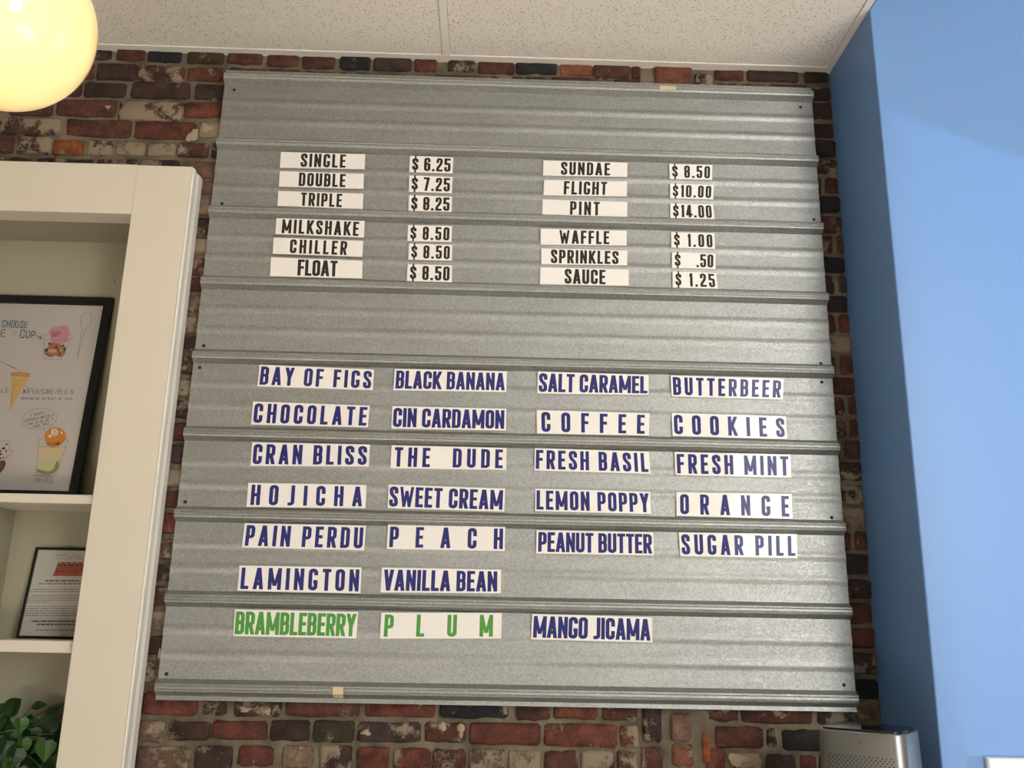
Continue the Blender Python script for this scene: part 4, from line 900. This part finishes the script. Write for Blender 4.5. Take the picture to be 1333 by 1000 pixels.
# ------------------------------------------------------------------ air purifier
M['silver'] = new_mat('brushed_silver_plastic', (0.27, 0.27, 0.255), .33, .75); noise_bump(M['silver'], 60, .08, .0005, 3, stretch=(1, 1, 20))
M['gloss_black'] = new_mat('gloss_black_top', (0.008, 0.009, 0.011), .08)
M['slot'] = new_mat('pale_slot', (0.75, 0.78, 0.8), .4)
ZT = 1.352; TH = math.radians(43)
fr = Vector(atplane(1176, 957.6, Vector((0, 0, ZT)), Vector((0, 0, 1)))); fl = Vector(atplane(1062, 946, Vector((0, 0, ZT)), Vector((0, 0, 1))))
ax = Vector((math.cos(math.radians(36)), -math.sin(math.radians(36)), 0)); ay = Vector((-ax.y, ax.x, 0)); PD = .175
dl = fl - Vector((CAM.x, CAM.y, ZT)); dl.z = 0        # left end of the front kept on the same bearing
PWd = abs((fr - Vector((CAM.x, CAM.y, ZT))).cross(dl).z / ax.cross(dl).z)
pc = fr - ax * PWd / 2 + ay * PD / 2; Z0 = ZT - .40
pur = empty('air_purifier', (pc.x, pc.y, Z0)); tag(pur, 'silver air purifier with gloss black top in the corner by the blue wall', 'air purifier')
def rr(w, d, r, n=7):
    out = []
    for cx, cy, a0 in ((w / 2 - r, -d / 2 + r, -90), (w / 2 - r, d / 2 - r, 0), (-w / 2 + r, d / 2 - r, 90), (-w / 2 + r, -d / 2 + r, 180)):
        for k in range(n): a = math.radians(a0 + 90 * k / (n - 1)); out.append((cx + r * math.cos(a), cy + r * math.sin(a)))
    return out
def W_(x, y, z): return Vector((pc.x, pc.y, 0)) + ax * x + ay * y + Vector((0, 0, z))
def loft(mb, rings):
    idx = []
    for w, d, r, z in rings:
        idx.append(len(mb.v)); pts = rr(w, d, r); mb.v += [tuple(W_(x, y, z)) for x, y in pts]
    n = len(rr(1, 1, .1))
    for a, b in zip(idx, idx[1:]):
        for k in range(n): mb.f.append((a + k, a + (k + 1) % n, b + (k + 1) % n, b + k)); mb.sm.append(True)
    mb.f.append(tuple(idx[0] + k for k in range(n))[::-1]); mb.sm.append(False); mb.f.append(tuple(idx[-1] + k for k in range(n))); mb.sm.append(False)
ro = .035
mb = MB(); loft(mb, [(PWd + .02, PD + .01, ro, Z0 + .006), (PWd + .022, PD + .012, ro, Z0 + .012), (PWd + .003, PD, ro, ZT - .004), (PWd, PD, ro, ZT - .001), (PWd - .003, PD - .003, ro, ZT)]); mb.build('body', M['silver'], pur, pc)
mb = MB(); loft(mb, [(PWd - .012, PD - .012, ro - .006, ZT - .001), (PWd - .011, PD - .011, ro - .006, ZT + .0035), (PWd - .014, PD - .014, ro - .006, ZT + .0048)]); mb.build('top_panel', M['gloss_black'], pur, pc)
mb = MB(); loft(mb, [(PWd - .01, PD - .01, ro, Z0), (PWd - .01, PD - .01, ro, Z0 + .0065)]); mb.build('base', M['gloss_black'], pur, pc)
def front_y(z): return -PD / 2 - (ZT - z) * (.006 / .4)
mb = MB(); row = 0; z = ZT - .052
while z > Z0 + .05:
    for k in range(17):
        x = (k - 8) * .0094 + (.0047 if row % 2 else 0)
        if abs(x) > PWd / 2 - .024: continue
        mb.face([W_(x + .00155 * math.cos(a * 1.047), front_y(z) - .0012, z + .00155 * math.sin(a * 1.047)) for a in range(6)])
    z -= .0052; row += 1
mb.build('vent_holes', M['hole'], pur, pc)['kind'] = 'stuff'
ink('faint_print', (0.12, 0.12, 0.115))
mb = MB(); lc = (-.000, ZT - .0215)
ring = [Vector((lc[0] + .0042 * math.cos(2 * math.pi * k / 20), lc[1] + .0042 * math.sin(2 * math.pi * k / 20))) for k in range(20)]
for p in stroke_polys(ring, .0003, True): mb.face([W_(q.x, front_y(q.y) - .001, q.y) for q in p])
mb.face([W_(x, front_y(z) - .001, z) for x, z in ((lc[0] - .0022, lc[1] + .003), (lc[0] + .0032, lc[1] - .0002), (lc[0] - .0008, lc[1] - .0034), (lc[0] - .0004, lc[1] - .0002))])
mb.build('emblem', M['faint_print'], pur, pc)
ink('fainter_print', (0.26, 0.26, 0.25))
mb = MB(); xx = -.0115
for w in (.0022, .0018, .0022, .0016, .0018, .0008, .0022, .0018, .0022):
    mb.face([W_(x, front_y(z) - .001, z) for x, z in ((xx, lc[1] - .0105), (xx + w, lc[1] - .0105), (xx + w, lc[1] - .0085), (xx, lc[1] - .0085))]); xx += w + .0007
mb.build('faint_wordmark', M['fainter_print'], pur, pc)
mb = MB()
for k in range(2): y = -.03 + k * .010; mb.face([W_(PWd / 2 + .0022, y + a, ZT - .05 + b) for a, b in ((0, 0), (.003, 0), (.003, .022), (0, .022))])
mb.build('side_slots', M['slot'], pur, pc)
# ledge the purifier stands on, just under the frame
M['ledge'] = new_mat('painted_ledge', (0.6, 0.58, 0.53), .5)
mb = MB(); mb.box(1.47, 1.9425, -.53, .0, Z0 - .026, Z0 - .0003, .002); led = mb.build('wall_ledge', M['ledge'], None, (1.7, -.25, Z0 - .026))
tag(led, 'painted ledge under the silver air purifier in the corner', 'ledge')

# ------------------------------------------------------------------ white plate on the blue wall
M['plate'] = new_mat('white_plate', (0.84, 0.85, 0.83), .35)
pa = at(1281, 985.3, -.295)
def plate():
    mb = MB(); x0 = pa.x; z1 = pa.z; x1 = x0 + .21; z0 = z1 - .12; y0 = -.2952
    R0 = [(x0, y0, z0), (x1, y0, z0), (x1, y0, z1), (x0, y0, z1)]; b = .0035; y1 = y0 - .014
    R1 = [(x0 + .001, y1 + .004, z0 + .001), (x1 - .001, y1 + .004, z0 + .001), (x1 - .001, y1 + .004, z1 - .001), (x0 + .001, y1 + .004, z1 - .001)]
    R2 = [(x0 + b + .001, y1, z0 + b), (x1 - b, y1, z0 + b), (x1 - b, y1, z1 - b), (x0 + b + .001, y1, z1 - b)]
    for A, Bb in ((R0, R1), (R1, R2)):
        for k in range(4): mb.face([A[k], A[(k + 1) % 4], Bb[(k + 1) % 4], Bb[k]])
    mb.face(R2); mb.face(R0)
    o = mb.build('wall_plate', M['plate'], None, (x0 + .1, y0, z0)); tag(o, 'raised white plate low on the blue wall in the bottom right corner', 'wall plate')
plate()
